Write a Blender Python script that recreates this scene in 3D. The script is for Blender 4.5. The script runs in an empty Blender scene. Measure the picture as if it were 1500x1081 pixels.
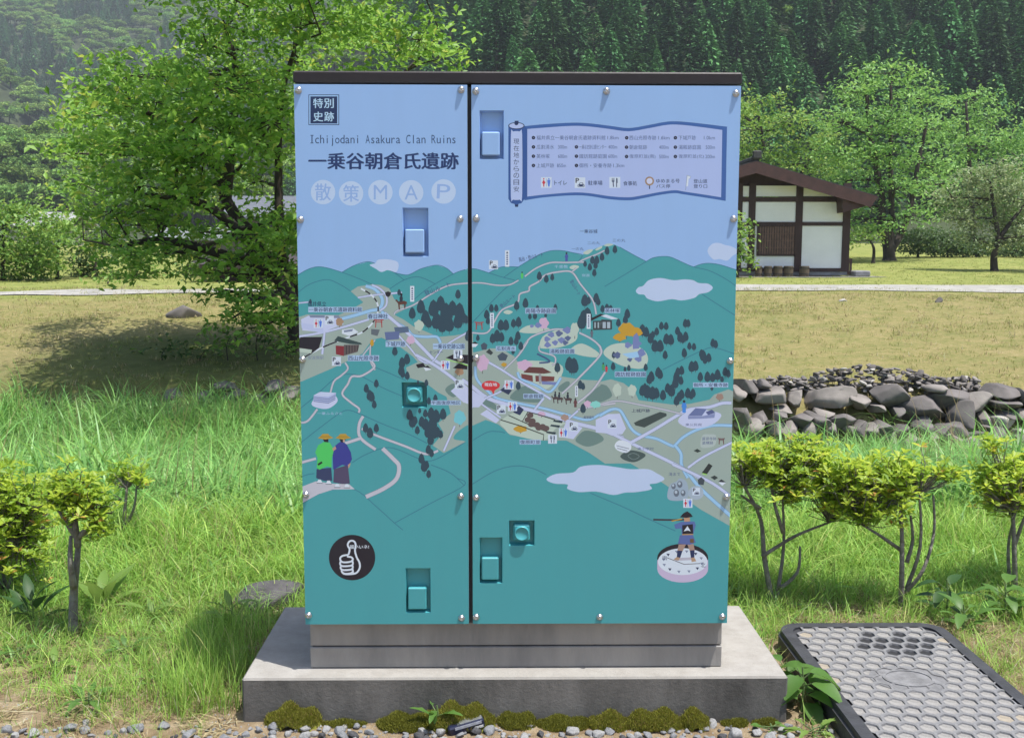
import bpy, math, random
import numpy as np
from mathutils import Vector, Matrix
from mathutils.geometry import tessellate_polygon

rng = np.random.default_rng(7)
random.seed(7)
sc = bpy.context.scene
C = sc.collection
R = math.radians

# ------------------------------------------------------------------ camera
# world: the cabinet's front is the plane y = 0; the camera stands D0 in front of it
D0, EYE, FPX = 2.62, 1.225, 1514.0
_p, _y, _r = R(6.56), R(0.8), R(0.10)
_f = np.array([math.sin(_y)*math.cos(_p), math.cos(_y)*math.cos(_p), -math.sin(_p)])
_rt = np.array([math.cos(_y), -math.sin(_y), 0.0])
_up = np.cross(_rt, _f)
_rt, _up = _rt*math.cos(_r)+_up*math.sin(_r), -_rt*math.sin(_r)+_up*math.cos(_r)
CAM = np.array([0.0, -D0, EYE])
cam_d = bpy.data.cameras.new('camera')
cam = bpy.data.objects.new('camera', cam_d)
C.objects.link(cam)
cam_d.sensor_fit = 'HORIZONTAL'
cam_d.sensor_width = 36.0
cam_d.lens = 36.0*FPX/1500.0
cam_d.clip_start = 0.05
cam_d.clip_end = 3000
cam.matrix_world = Matrix(((_rt[0], _up[0], -_f[0], CAM[0]), (_rt[1], _up[1], -_f[1], CAM[1]), (_rt[2], _up[2], -_f[2], CAM[2]), (0, 0, 0, 1)))
sc.camera = cam

# ------------------------------------------------------------------ sky, sun, exposure
SUN = Vector((0.28, -0.17, 1.0)).normalized()          # towards the sun
w = bpy.data.worlds.new('World')
sc.world = w
w.use_nodes = True
wn = w.node_tree.nodes
sky = wn.new('ShaderNodeTexSky')
sky.sky_type = 'NISHITA'
sky.sun_disc = False
sky.sun_elevation = math.asin(SUN.z)
sky.sun_rotation = math.atan2(SUN.x, SUN.y)
sky.air_density = 1.0
sky.dust_density = 2.0
sky.ozone_density = 1.0
w.node_tree.links.new(sky.outputs[0], wn['Background'].inputs[0])
wn['Background'].inputs[1].default_value = 0.115
sun_d = bpy.data.lights.new('sun', 'SUN')
sun_d.energy = 4.1
sun_d.angle = R(0.53)
sun_d.color = (1.0, 0.96, 0.90)
sun = bpy.data.objects.new('sun', sun_d)
C.objects.link(sun)
sun.rotation_euler = SUN.to_track_quat('Z', 'Y').to_euler()
sun.location = (6, -8, 25)
sc.view_settings.view_transform = 'Standard'
sc.view_settings.look = 'None'
sc.view_settings.gamma = 1.0
sc.view_settings.exposure = 0.74
sc.view_settings.use_curve_mapping = False
sc.cycles.max_bounces = 5
sc.cycles.diffuse_bounces = 3
sc.cycles.use_adaptive_sampling = True
sc.cycles.adaptive_threshold = 0.02
sc.cycles.transparent_max_bounces = 6
sc.cycles.caustics_reflective = False
sc.cycles.caustics_refractive = False

# ------------------------------------------------------------------ pixel helpers (pixels of the 1500 x 1081 photograph)
def ray(px, py):
    return _f + _rt*((px-750.0)/FPX) + _up*((540.5-py)/FPX)
def at_y(px, py, Y):                      # point at horizontal distance Y in front of the camera
    d = ray(px, py)
    return CAM + d*(Y/d[1])
def at_z(px, py, z):                      # point at height z
    d = ray(px, py)
    return CAM + d*((z-EYE)/d[2])
def project(p):
    v = np.asarray(p, float)-CAM
    zc = v@_f
    return 750+FPX*(v@_rt)/zc, 540.5-FPX*(v@_up)/zc, zc
def mpp(Y):                               # metres per pixel at distance Y
    return Y/FPX

# ------------------------------------------------------------------ object helpers
def link(o, parent=None):
    C.objects.link(o)
    if parent is not None:
        o.parent = parent
    return o
def tag(o, label, cat, group=None):
    o['label'] = label
    o['category'] = cat
    if group:
        o['group'] = group
    return o
def kind(o, k):
    o['kind'] = k
    return o
def empty(name, loc, label, cat, group=None, rz=0.0):
    o = bpy.data.objects.new(name, None)
    C.objects.link(o)
    o.location = loc
    o.rotation_euler = (0, 0, rz)
    o.empty_display_size = 0.1
    return tag(o, label, cat, group)
def mesh_np(name, V, Fc, mats, midx=None, smooth=False, attr=None):
    """V (n,3); Fc list of index tuples or an (m,k) array"""
    me = bpy.data.meshes.new(name)
    V = np.asarray(V, dtype=np.float32)
    if isinstance(Fc, np.ndarray):
        m, k = Fc.shape
        me.vertices.add(len(V)); me.vertices.foreach_set('co', V.ravel())
        me.loops.add(m*k); me.loops.foreach_set('vertex_index', Fc.astype(np.int32).ravel())
        me.polygons.add(m)
        me.polygons.foreach_set('loop_start', np.arange(0, m*k, k, dtype=np.int32))
        me.polygons.foreach_set('loop_total', np.full(m, k, dtype=np.int32))
        me.update(calc_edges=True)
    else:
        me.from_pydata([tuple(map(float, v)) for v in V], [], [tuple(map(int, f)) for f in Fc])
    for mt in (mats if isinstance(mats, (list, tuple)) else [mats]):
        me.materials.append(mt)
    if midx is not None:
        me.polygons.foreach_set('material_index', np.asarray(midx, dtype=np.int32))
    if smooth:
        me.polygons.foreach_set('use_smooth', np.ones(len(me.polygons), dtype=bool))
    if attr is not None:
        a = me.attributes.new('rnd', 'FLOAT', 'FACE')
        a.data.foreach_set('value', np.asarray(attr, dtype=np.float32))
    me.update()
    return me
def obj(name, me, parent=None, loc=(0, 0, 0)):
    o = bpy.data.objects.new(name, me)
    o.location = loc
    return link(o, parent)

class MB:
    """collects shapes for ONE mesh"""
    def __init__(s):
        s.v, s.f, s.m = [], [], []
    def add(s, V, Fc, mi=0):
        b = len(s.v)
        s.v.extend([tuple(map(float, q)) for q in V])
        for f in Fc:
            s.f.append(tuple(b+int(i) for i in f)); s.m.append(mi)
        return s
    def box(s, x0, x1, y0, y1, z0, z1, mi=0, bev=0.0):
        if bev <= 0:
            V = [(x, y, z) for z in (z0, z1) for y in (y0, y1) for x in (x0, x1)]
            return s.add(V, [(0, 2, 3, 1), (4, 5, 7, 6), (0, 1, 5, 4), (2, 6, 7, 3), (0, 4, 6, 2), (1, 3, 7, 5)], mi)
        b = bev
        cx, cy, cz = (x0+x1)/2, (y0+y1)/2, (z0+z1)/2
        hx, hy, hz = (x1-x0)/2, (y1-y0)/2, (z1-z0)/2
        V, idx = [], {}
        for sx in (-1, 1):
            for sy in (-1, 1):
                for sz in (-1, 1):
                    for a in range(3):
                        h = [hx-b, hy-b, hz-b]; h[a] += b
                        idx[(sx, sy, sz, a)] = len(V)
                        V.append((cx+sx*h[0], cy+sy*h[1], cz+sz*h[2]))
        Fc = []
        S = (-1, 1)
        for a in range(3):
            o1, o2 = (a+1) % 3, (a+2) % 3
            for sa in S:
                q = []
                for (p1, p2) in ((-1, -1), (1, -1), (1, 1), (-1, 1)):
                    k = [0, 0, 0]; k[a] = sa; k[o1] = p1; k[o2] = p2
                    q.append(idx[(k[0], k[1], k[2], a)])
                Fc.append(q if sa > 0 else q[::-1])
            for s1 in S:
                for s2 in S:
                    def id_(sa, ax):
                        k = [0, 0, 0]; k[a] = sa; k[o1] = s1; k[o2] = s2
                        return idx[(k[0], k[1], k[2], ax)]
                    q = [id_(-1, o1), id_(1, o1), id_(1, o2), id_(-1, o2)]
                    Fc.append(q if s1*s2 < 0 else q[::-1])
        for k in [(x, y, z) for x in S for y in S for z in S]:
            q = [idx[k+(0,)], idx[k+(1,)], idx[k+(2,)]]
            Fc.append(q if k[0]*k[1]*k[2] > 0 else q[::-1])
        return s.add(V, Fc, mi)
    def tube(s, pts, radii, n=7, mi=0, cap=True):
        P = [np.asarray(p, float) for p in pts]
        rings = []
        ref = np.array([0.31, 0.95, 0.11])
        for i, p in enumerate(P):
            t = (P[min(i+1, len(P)-1)]-P[max(i-1, 0)])
            t = t/(np.linalg.norm(t)+1e-9)
            a = np.cross(t, ref); a /= (np.linalg.norm(a)+1e-9)
            b = np.cross(t, a)
            r = radii[i] if hasattr(radii, '__len__') else radii
            rings.append([p+r*(math.cos(q)*a+math.sin(q)*b) for q in np.linspace(0, 2*math.pi, n, endpoint=False)])
        V = [v for rg in rings for v in rg]
        Fc = []
        for i in range(len(P)-1):
            for j in range(n):
                k = (j+1) % n
                Fc.append((i*n+j, i*n+k, (i+1)*n+k, (i+1)*n+j))
        if cap:
            Fc.append(tuple(range(n))[::-1]); Fc.append(tuple((len(P)-1)*n+j for j in range(n)))
        return s.add(V, Fc, mi)
    def lathe(s, prof, c, axis='z', n=16, mi=0):
        """prof: (radius, height) pairs, turned round an axis through c"""
        V, Fc = [], []
        for (r, h) in prof:
            for j in range(n):
                q = 2*math.pi*j/n
                x, y = r*math.cos(q), r*math.sin(q)
                V.append((c[0]+x, c[1]+y, c[2]+h) if axis == 'z' else (c[0]+x, c[1]-h, c[2]+y))
        for i in range(len(prof)-1):
            for j in range(n):
                k = (j+1) % n
                Fc.append((i*n+j, i*n+k, (i+1)*n+k, (i+1)*n+j))
        Fc.append(tuple((len(prof)-1)*n+j for j in range(n)))
        return s.add(V, Fc, mi)
    def prism(s, poly, y0, y1, mi=0):
        """polygon of (x, z) pushed from y0 to y1"""
        n = len(poly)
        V = [(x, y0, z) for x, z in poly]+[(x, y1, z) for x, z in poly]
        Fc = [tuple(range(n)), tuple(range(2*n-1, n-1, -1))]
        for i in range(n):
            j = (i+1) % n
            Fc.append((i, i+n, j+n, j))
        return s.add(V, Fc, mi)
    def mesh(s, name, mats, smooth=False):
        return mesh_np(name, s.v, s.f, mats, s.m, smooth)
    def build(s, name, mats, parent=None, loc=(0, 0, 0), smooth=False):
        return obj(name, s.mesh(name, mats, smooth), parent, loc)

# ------------------------------------------------------------------ materials
def lin(c):
    c = c/255.0
    return c/12.92 if c <= 0.04045 else ((c+0.055)/1.055)**2.4
def new_mat(name):
    m = bpy.data.materials.new(name)
    m.use_nodes = True
    nt = m.node_tree
    return m, nt, nt.nodes, nt.links, nt.nodes['Principled BSDF']
def mat(name, col, rough=0.6, var=0.0, scale=8.0, metal=0.0, bump=0.0, bscale=60.0, col2=None, detail=6.0, coat=0.0, spec=0.5, stretch=(1, 1, 1)):
    """a surface colour broken up by noise in object space"""
    m, nt, N, L, b = new_mat(name)
    b.inputs['Roughness'].default_value = rough
    b.inputs['Metallic'].default_value = metal
    b.inputs['Coat Weight'].default_value = coat
    b.inputs['Specular IOR Level'].default_value = spec
    tc = N.new('ShaderNodeTexCoord')
    mp = N.new('ShaderNodeMapping'); mp.inputs['Scale'].default_value = stretch
    L.new(tc.outputs['Object'], mp.inputs['Vector'])
    if var > 0 or col2 is not None:
        nz = N.new('ShaderNodeTexNoise'); nz.inputs['Scale'].default_value = scale; nz.inputs['Detail'].default_value = detail
        nz.inputs['Roughness'].default_value = 0.65
        L.new(mp.outputs[0], nz.inputs['Vector'])
        rp = N.new('ShaderNodeValToRGB')
        rp.color_ramp.elements[0].position = 0.32; rp.color_ramp.elements[1].position = 0.68
        c2 = col2 if col2 is not None else tuple(min(1, c*(1+var)) for c in col)
        c1 = col if col2 is not None else tuple(c*(1-var) for c in col)
        rp.color_ramp.elements[0].color = (*c1, 1); rp.color_ramp.elements[1].color = (*c2, 1)
        L.new(nz.outputs[0], rp.inputs[0]); L.new(rp.outputs[0], b.inputs['Base Color'])
    else:
        b.inputs['Base Color'].default_value = (*col, 1)
    if bump > 0:
        n2 = N.new('ShaderNodeTexNoise'); n2.inputs['Scale'].default_value = bscale; n2.inputs['Detail'].default_value = 5
        L.new(mp.outputs[0], n2.inputs['Vector'])
        bp = N.new('ShaderNodeBump'); bp.inputs['Strength'].default_value = bump; bp.inputs['Distance'].default_value = 0.02
        L.new(n2.outputs[0], bp.inputs['Height']); L.new(bp.outputs[0], b.inputs['Normal'])
    return m
def leaf_mat(name, ca, cb, cc=None, trans=0.35, rough=0.5, use='attr', spec=0.35, ovar=0.0):
    """foliage: each leaf its own tone (face attribute, or the instance's own number), light passing through"""
    m, nt, N, L, b = new_mat(name)
    b.inputs['Roughness'].default_value = rough
    b.inputs['Specular IOR Level'].default_value = spec
    if use == 'attr':
        at = N.new('ShaderNodeAttribute'); at.attribute_name = 'rnd'; src = at.outputs['Fac']
    else:
        oi = N.new('ShaderNodeObjectInfo'); src = oi.outputs['Random']
    rp = N.new('ShaderNodeValToRGB')
    rp.color_ramp.elements[0].color = (*ca, 1); rp.color_ramp.elements[1].color = (*cb, 1)
    if cc is not None:
        rp.color_ramp.elements[1].position = 0.9
        e = rp.color_ramp.elements.new(0.97); e.color = (*cc, 1)
    L.new(src, rp.inputs[0])
    if ovar > 0:                                        # each tree its own tone
        oi = N.new('ShaderNodeObjectInfo'); mr = N.new('ShaderNodeMapRange')
        mr.inputs[3].default_value = 1-ovar; mr.inputs[4].default_value = 1+ovar
        L.new(oi.outputs['Random'], mr.inputs[0])
        hv = N.new('ShaderNodeHueSaturation'); L.new(mr.outputs[0], hv.inputs['Value']); L.new(rp.outputs[0], hv.inputs['Color'])
        m2 = N.new('ShaderNodeMapRange'); m2.inputs[3].default_value = .485; m2.inputs[4].default_value = .515
        mu = N.new('ShaderNodeMath'); mu.operation = 'FRACT'; m7 = N.new('ShaderNodeMath'); m7.operation = 'MULTIPLY'; m7.inputs[1].default_value = 7.3
        L.new(oi.outputs['Random'], m7.inputs[0]); L.new(m7.outputs[0], mu.inputs[0]); L.new(mu.outputs[0], m2.inputs[0]); L.new(m2.outputs[0], hv.inputs['Hue'])
        rp = hv
    L.new(rp.outputs[0], b.inputs['Base Color'])
    if trans > 0:
        t = N.new('ShaderNodeBsdfTranslucent')
        hs = N.new('ShaderNodeHueSaturation'); hs.inputs['Value'].default_value = 1.35; hs.inputs['Hue'].default_value = 0.485
        L.new(rp.outputs[0], hs.inputs['Color']); L.new(hs.outputs[0], t.inputs['Color'])
        mx = N.new('ShaderNodeMixShader'); mx.inputs[0].default_value = trans
        L.new(b.outputs[0], mx.inputs[1]); L.new(t.outputs[0], mx.inputs[2])
        L.new(mx.outputs[0], N['Material Output'].inputs['Surface'])
    return m

def fbm(x, y, s=1.0, seed=0, octv=4):
    """cheap smooth noise, about -1..1, on arrays"""
    r = np.random.default_rng(seed)
    out = np.zeros_like(np.asarray(x, float)); a = 1.0; tot = 0
    for o in range(octv):
        for _ in range(3):
            th = r.uniform(0, 6.28); k = s*(2**o)*r.uniform(0.7, 1.3)
            out += a*np.sin(k*(x*math.cos(th)+y*math.sin(th))+r.uniform(0, 6.28))/3
        tot += a*0.6; a *= 0.55
    return out/tot
def smooth01(a, b, x):
    t = np.clip((np.asarray(x, float)-a)/(b-a), 0, 1)
    return t*t*(3-2*t)
# ================================================================== THE SETTING
_TY = [-400, 0, 4.3, 5.2, 6.6, 8.6, 11.5, 13.4, 14.0, 14.6, 18.0, 22.0, 26.0, 28.2, 29.0, 31.6, 40.0, 47.0, 56.0, 75.0, 110.0, 700.0]
_TZ = [0.0, 0.0, 0.0, -.16, -.62, -1.10, -1.22, -1.12, -1.02, -.66, -.44, -.20, .02, .14, .16, .17, .22, .45, .74, 1.3, 2.0, 6.0]
def path_shift(x):
    return np.interp(x, [-40, -12, -4, 0, 6, 40], [7.5, 5.2, 2.4, 1.1, 0, -1.0])
def ground_z(x, Y):
    """height of the ground at x, and Y metres in front of the camera"""
    x = np.asarray(x, float); Y = np.asarray(Y, float)
    # the top of the bank and its path swing nearer at the left
    z = np.interp(Y+path_shift(x)*smooth01(15, 24, Y), _TY, _TZ)
    far = smooth01(4.5, 7, Y)
    z = z - 0.36*smooth01(-1.5, 2.5, x)*smooth01(6.5, 9.5, Y)*(1-smooth01(13.5, 14.5, Y))
    z = z + 0.07*far*fbm(x, Y, 0.5, 3) * (1-smooth01(26, 30, Y)*0.7)
    z = z + 0.012*(1-far)*fbm(x, Y, 5.0, 5)*smooth01(2.0, 2.9, Y + np.abs(x-0.05)*0.5)
    return z
def gz(x, y):
    return float(ground_z(x, y+D0))
def at_ground(px, py, lift=0.0):
    """where the pixel's line of sight meets the ground"""
    d = ray(px, py)
    t = np.linspace(0.5, 130, 12000)
    P = CAM[None, :]+d[None, :]*t[:, None]
    h = P[:, 2]-lift-ground_z(P[:, 0], P[:, 1]+D0)
    k = np.where(h <= 0)[0]
    i = k[0] if len(k) else len(t)-1
    p = P[i].copy(); p[2] = gz(p[0], p[1])
    return p

def ground_material():
    m, nt, N, L, b = new_mat('soil_and_turf')
    b.inputs['Roughness'].default_value = 0.95
    b.inputs['Specular IOR Level'].default_value = 0.15
    tc = N.new('ShaderNodeTexCoord')
    def noise(s, d=6, r=0.65):
        n = N.new('ShaderNodeTexNoise'); n.inputs['Scale'].default_value = s; n.inputs['Detail'].default_value = d; n.inputs['Roughness'].default_value = r
        L.new(tc.outputs['Object'], n.inputs['Vector']); return n.outputs[0]
    def ramp(src, stops):
        r = N.new('ShaderNodeValToRGB')
        while len(r.color_ramp.elements) < len(stops): r.color_ramp.elements.new(0.5)
        for e, (p, c) in zip(r.color_ramp.elements, stops): e.position = p; e.color = (*c, 1)
        L.new(src, r.inputs[0]); return r.outputs[0]
    def mix(f, a, c):
        x = N.new('ShaderNodeMix'); x.data_type = 'RGBA'
        L.new(f, x.inputs[0]); L.new(a, x.inputs[6]); L.new(c, x.inputs[7]); return x.outputs[2]
    def attr(n):
        a = N.new('ShaderNodeAttribute'); a.attribute_name = n; return a.outputs['Fac']
    dirt = ramp(noise(14), [(0.3, (.18, .125, .072)), (0.5, (.31, .235, .145)), (0.72, (.44, .36, .25))])
    bank = ramp(noise(1.6, 9, 0.75), [(0.30, (.085, .135, .030)), (0.43, (.175, .185, .058)), (0.56, (.265, .225, .095)), (0.75, (.37, .30, .165))])
    fine = ramp(noise(11, 9, 0.8), [(0.34, (.07, .11, .025)), (0.46, (.19, .18, .065)), (0.56, (.29, .24, .11)), (0.70, (.44, .37, .24))])
    hf = N.new('ShaderNodeValue'); hf.outputs[0].default_value = .5
    bank = mix(hf.outputs[0], bank, fine)
    lawn = ramp(noise(0.9, 8, 0.7), [(0.3, (.15, .19, .045)), (0.55, (.24, .26, .075)), (0.75, (.33, .31, .12))])
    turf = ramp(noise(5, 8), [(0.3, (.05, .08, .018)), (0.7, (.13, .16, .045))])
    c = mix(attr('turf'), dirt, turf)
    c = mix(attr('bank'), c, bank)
    c = mix(attr('lawn'), c, lawn)
    L.new(c, b.inputs['Base Color'])
    bp = N.new('ShaderNodeBump'); bp.inputs['Strength'].default_value = 0.7; bp.inputs['Distance'].default_value = 0.03
    L.new(noise(45, 8, 0.75), bp.inputs['Height']); L.new(bp.outputs[0], b.inputs['Normal'])
    return m
def make_ground():
    ux = np.concatenate([np.linspace(-3, 3, 121), 3+np.geomspace(0.06, 597, 90), -3-np.geomspace(0.06, 597, 90)])
    ux = np.unique(np.round(ux, 4))
    uy = np.concatenate([np.linspace(1.6, 5.6, 90), 5.6+np.geomspace(0.05, 694, 170), 1.6-np.geomspace(0.05, 400, 50)])
    uy = np.unique(np.round(uy, 4))
    X, Y = np.meshgrid(ux, uy)
    Z = ground_z(X, Y)
    nx, ny = len(ux), len(uy)
    i, j = np.meshgrid(np.arange(nx-1), np.arange(ny-1))
    a = (j*nx+i).ravel()
    Fc = np.stack([a, a+1, a+nx+1, a+nx], 1)
    me = mesh_np('ground', np.stack([X.ravel(), Y.ravel()-D0, Z.ravel()], 1), Fc, ground_material(), smooth=True)
    Yb = (Y+path_shift(X)*smooth01(15, 24, Y)).ravel()
    n = fbm(X, Y, 1.1, 11).ravel(); n2 = fbm(X, Y, 3.0, 12).ravel()
    turf = smooth01(3.0, 3.5, Yb+0.25*n2)*(1-smooth01(13.0, 14.4, Yb+0.5*n))
    bank = smooth01(13.0, 14.4, Yb+0.5*n)
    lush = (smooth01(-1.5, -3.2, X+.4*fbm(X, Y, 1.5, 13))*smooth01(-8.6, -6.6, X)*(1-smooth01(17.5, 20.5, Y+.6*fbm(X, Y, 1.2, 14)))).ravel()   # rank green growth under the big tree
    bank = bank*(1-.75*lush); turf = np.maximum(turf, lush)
    lawn = smooth01(27.2, 28.2, Yb+0.2*n)
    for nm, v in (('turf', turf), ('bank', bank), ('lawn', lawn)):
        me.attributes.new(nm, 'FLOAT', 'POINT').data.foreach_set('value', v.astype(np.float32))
    kind(obj('ground', me), 'structure')
make_ground()

# the gravel path along the top of the far bank
def make_path():
    xs = np.linspace(-60, 60, 321)
    V, Fc = [], []
    for x in xs:
        Yc = 29.6-float(path_shift(x))+0.12*math.sin(x*0.35)
        hw = float(np.interp(x, [-12, 6], [.9, 1.9]))
        for k, dY in enumerate((-hw+.12*math.sin(x*2.1), -0.5, 0.5, hw+.12*math.sin(x*1.7+1))):
            Y = Yc+dY
            V.append((x, Y-D0, float(ground_z(x, Y))+0.02+(0.02 if k in (1, 2) else 0)))
    for i in range(len(xs)-1):
        for k in range(3):
            Fc.append((i*4+k, (i+1)*4+k, (i+1)*4+k+1, i*4+k+1))
    me = mesh_np('path', V, Fc, mat('path_gravel', (.31, .30, .27), 0.95, 0.3, 3.0, bump=0.5, bscale=30), smooth=True)
    kind(obj('path', me), 'structure')
make_path()

# wooded mountains
def mount_z(x, Y):
    x = np.asarray(x, float); Y = np.asarray(Y, float)
    f1 = 130+np.clip(-(x-2), 0, 400)*2.3+4*fbm(x, Y, 0.06, 21)
    h1 = np.clip((Y-f1)*0.74, 0, None); h1 = 120*(1-np.exp(-h1/120))*1.15
    cap = 226+np.clip(x+380, -100, 400)*0.22
    h2 = np.clip((Y-470)*0.60, 0, None); h2 = cap*np.tanh(h2/cap*1.15)
    k = np.maximum(22*np.exp(-(((x+125)/60)**2+((Y-270)/40)**2)), 86*np.exp(-(((x+255)/75)**2+((Y-490)/80)**2)))
    return np.maximum(np.maximum(h1, h2), k)+3.0*fbm(x, Y, 0.05, 22)*smooth01(1, 12, np.maximum(h1, np.maximum(h2, k)))+np.interp(Y, [70, 110, 700], [0.9, 1.4, 4])
def make_mount():
    ux = np.linspace(-820, 820, 221); uy = np.linspace(100, 1080, 170)
    X, Y = np.meshgrid(ux, uy); Z = mount_z(X, Y)
    nx, ny = len(ux), len(uy)
    i, j = np.meshgrid(np.arange(nx-1), np.arange(ny-1)); a = (j*nx+i).ravel()
    me = mesh_np('hillside', np.stack([X.ravel(), Y.ravel()-D0, Z.ravel()], 1), np.stack([a, a+1, a+nx+1, a+nx], 1),
                 mat('forest_floor', (.035, .05, .018), 0.95, 0.4, 0.2), smooth=True)
    kind(obj('hillside', me), 'structure')
make_mount()
# ================================================================== THE CABINET
CX0, CX1, CZ0, CZ1 = -0.503, 0.604, 0.251, 1.630       # the printed front
GAP0, GAP1 = at_y(685.5, 500, D0)[0], at_y(691.5, 500, D0)[0]
PANELS = [(CX0, GAP0), (GAP1, CX1)]
def onP(px, py):
    p = at_y(px, py, D0)
    return p[0], p[2]

LIGHT_ON_PRINT = (0.66, 0.625, 0.56)                      # the blue light of the sky on the front, as a white patch shows it
def pcol(r, g, b):
    return tuple(min(0.86, max(0.006, lin(c)/k*PRINT_GAIN)) for c, k in zip((r, g, b), LIGHT_ON_PRINT))
PRINT_GAIN = 0.71
_pm = {}
def print_mat(c):
    if c not in _pm:
        m, nt, N, L, b = new_mat('print_%02x%02x%02x' % c)
        b.inputs['Base Color'].default_value = (*pcol(*c), 1)
        b.inputs['Roughness'].default_value = 0.34
        b.inputs['Specular IOR Level'].default_value = 0.45
        # dust and rain streaks: a slow change of gloss
        tc = N.new('ShaderNodeTexCoord'); mp = N.new('ShaderNodeMapping'); mp.inputs['Scale'].default_value = (9, 9, 1.2)
        nz = N.new('ShaderNodeTexNoise'); nz.inputs['Scale'].default_value = 2.0; nz.inputs['Detail'].default_value = 7
        L.new(tc.outputs['Object'], mp.inputs[0]); L.new(mp.outputs[0], nz.inputs['Vector'])
        mr = N.new('ShaderNodeMapRange'); mr.inputs[1].default_value = 0.3; mr.inputs[2].default_value = 0.7; mr.inputs[3].default_value = 0.28; mr.inputs[4].default_value = 0.46
        L.new(nz.outputs[0], mr.inputs[0]); L.new(mr.outputs[0], b.inputs['Roughness'])
        mx = N.new('ShaderNodeMix'); mx.data_type = 'RGBA'
        mx.inputs[6].default_value = (*pcol(*c), 1)
        mx.inputs[7].default_value = (*[0.9*q+0.008 for q in pcol(*c)], 1)
        L.new(nz.outputs[0], mx.inputs[0]); L.new(mx.outputs[2], b.inputs['Base Color'])
        _pm[c] = m
    return _pm[c]

SKYB = (143, 175, 211); TEAL = (68, 150, 150); TAN = (150, 165, 152); ROAD = (188, 194, 216); TRACK = (186, 184, 188)
RIVER = (150, 190, 222); LINE = (48, 108, 126); TREE = (43, 68, 80); CLOUD = (180, 195, 226); NAVY = (28, 46, 82)
BLACK = (28, 26, 38); ICON = (198, 208, 230); RED = (190, 42, 60); BLUE = (78, 118, 200); PINK = (198, 166, 186)
OCHRE = (188, 146, 48); ROCK = (112, 124, 166); PALE = (178, 192, 174); DKGREEN = (102, 128, 120); FRAME = (58, 94, 150)
SCROLL = (163, 178, 212); GREY = (120, 130, 150); BROWN = (96, 58, 56); WHITE = (205, 212, 230); LTEXT = (62, 78, 118); HALO = (160, 184, 206)

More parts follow.
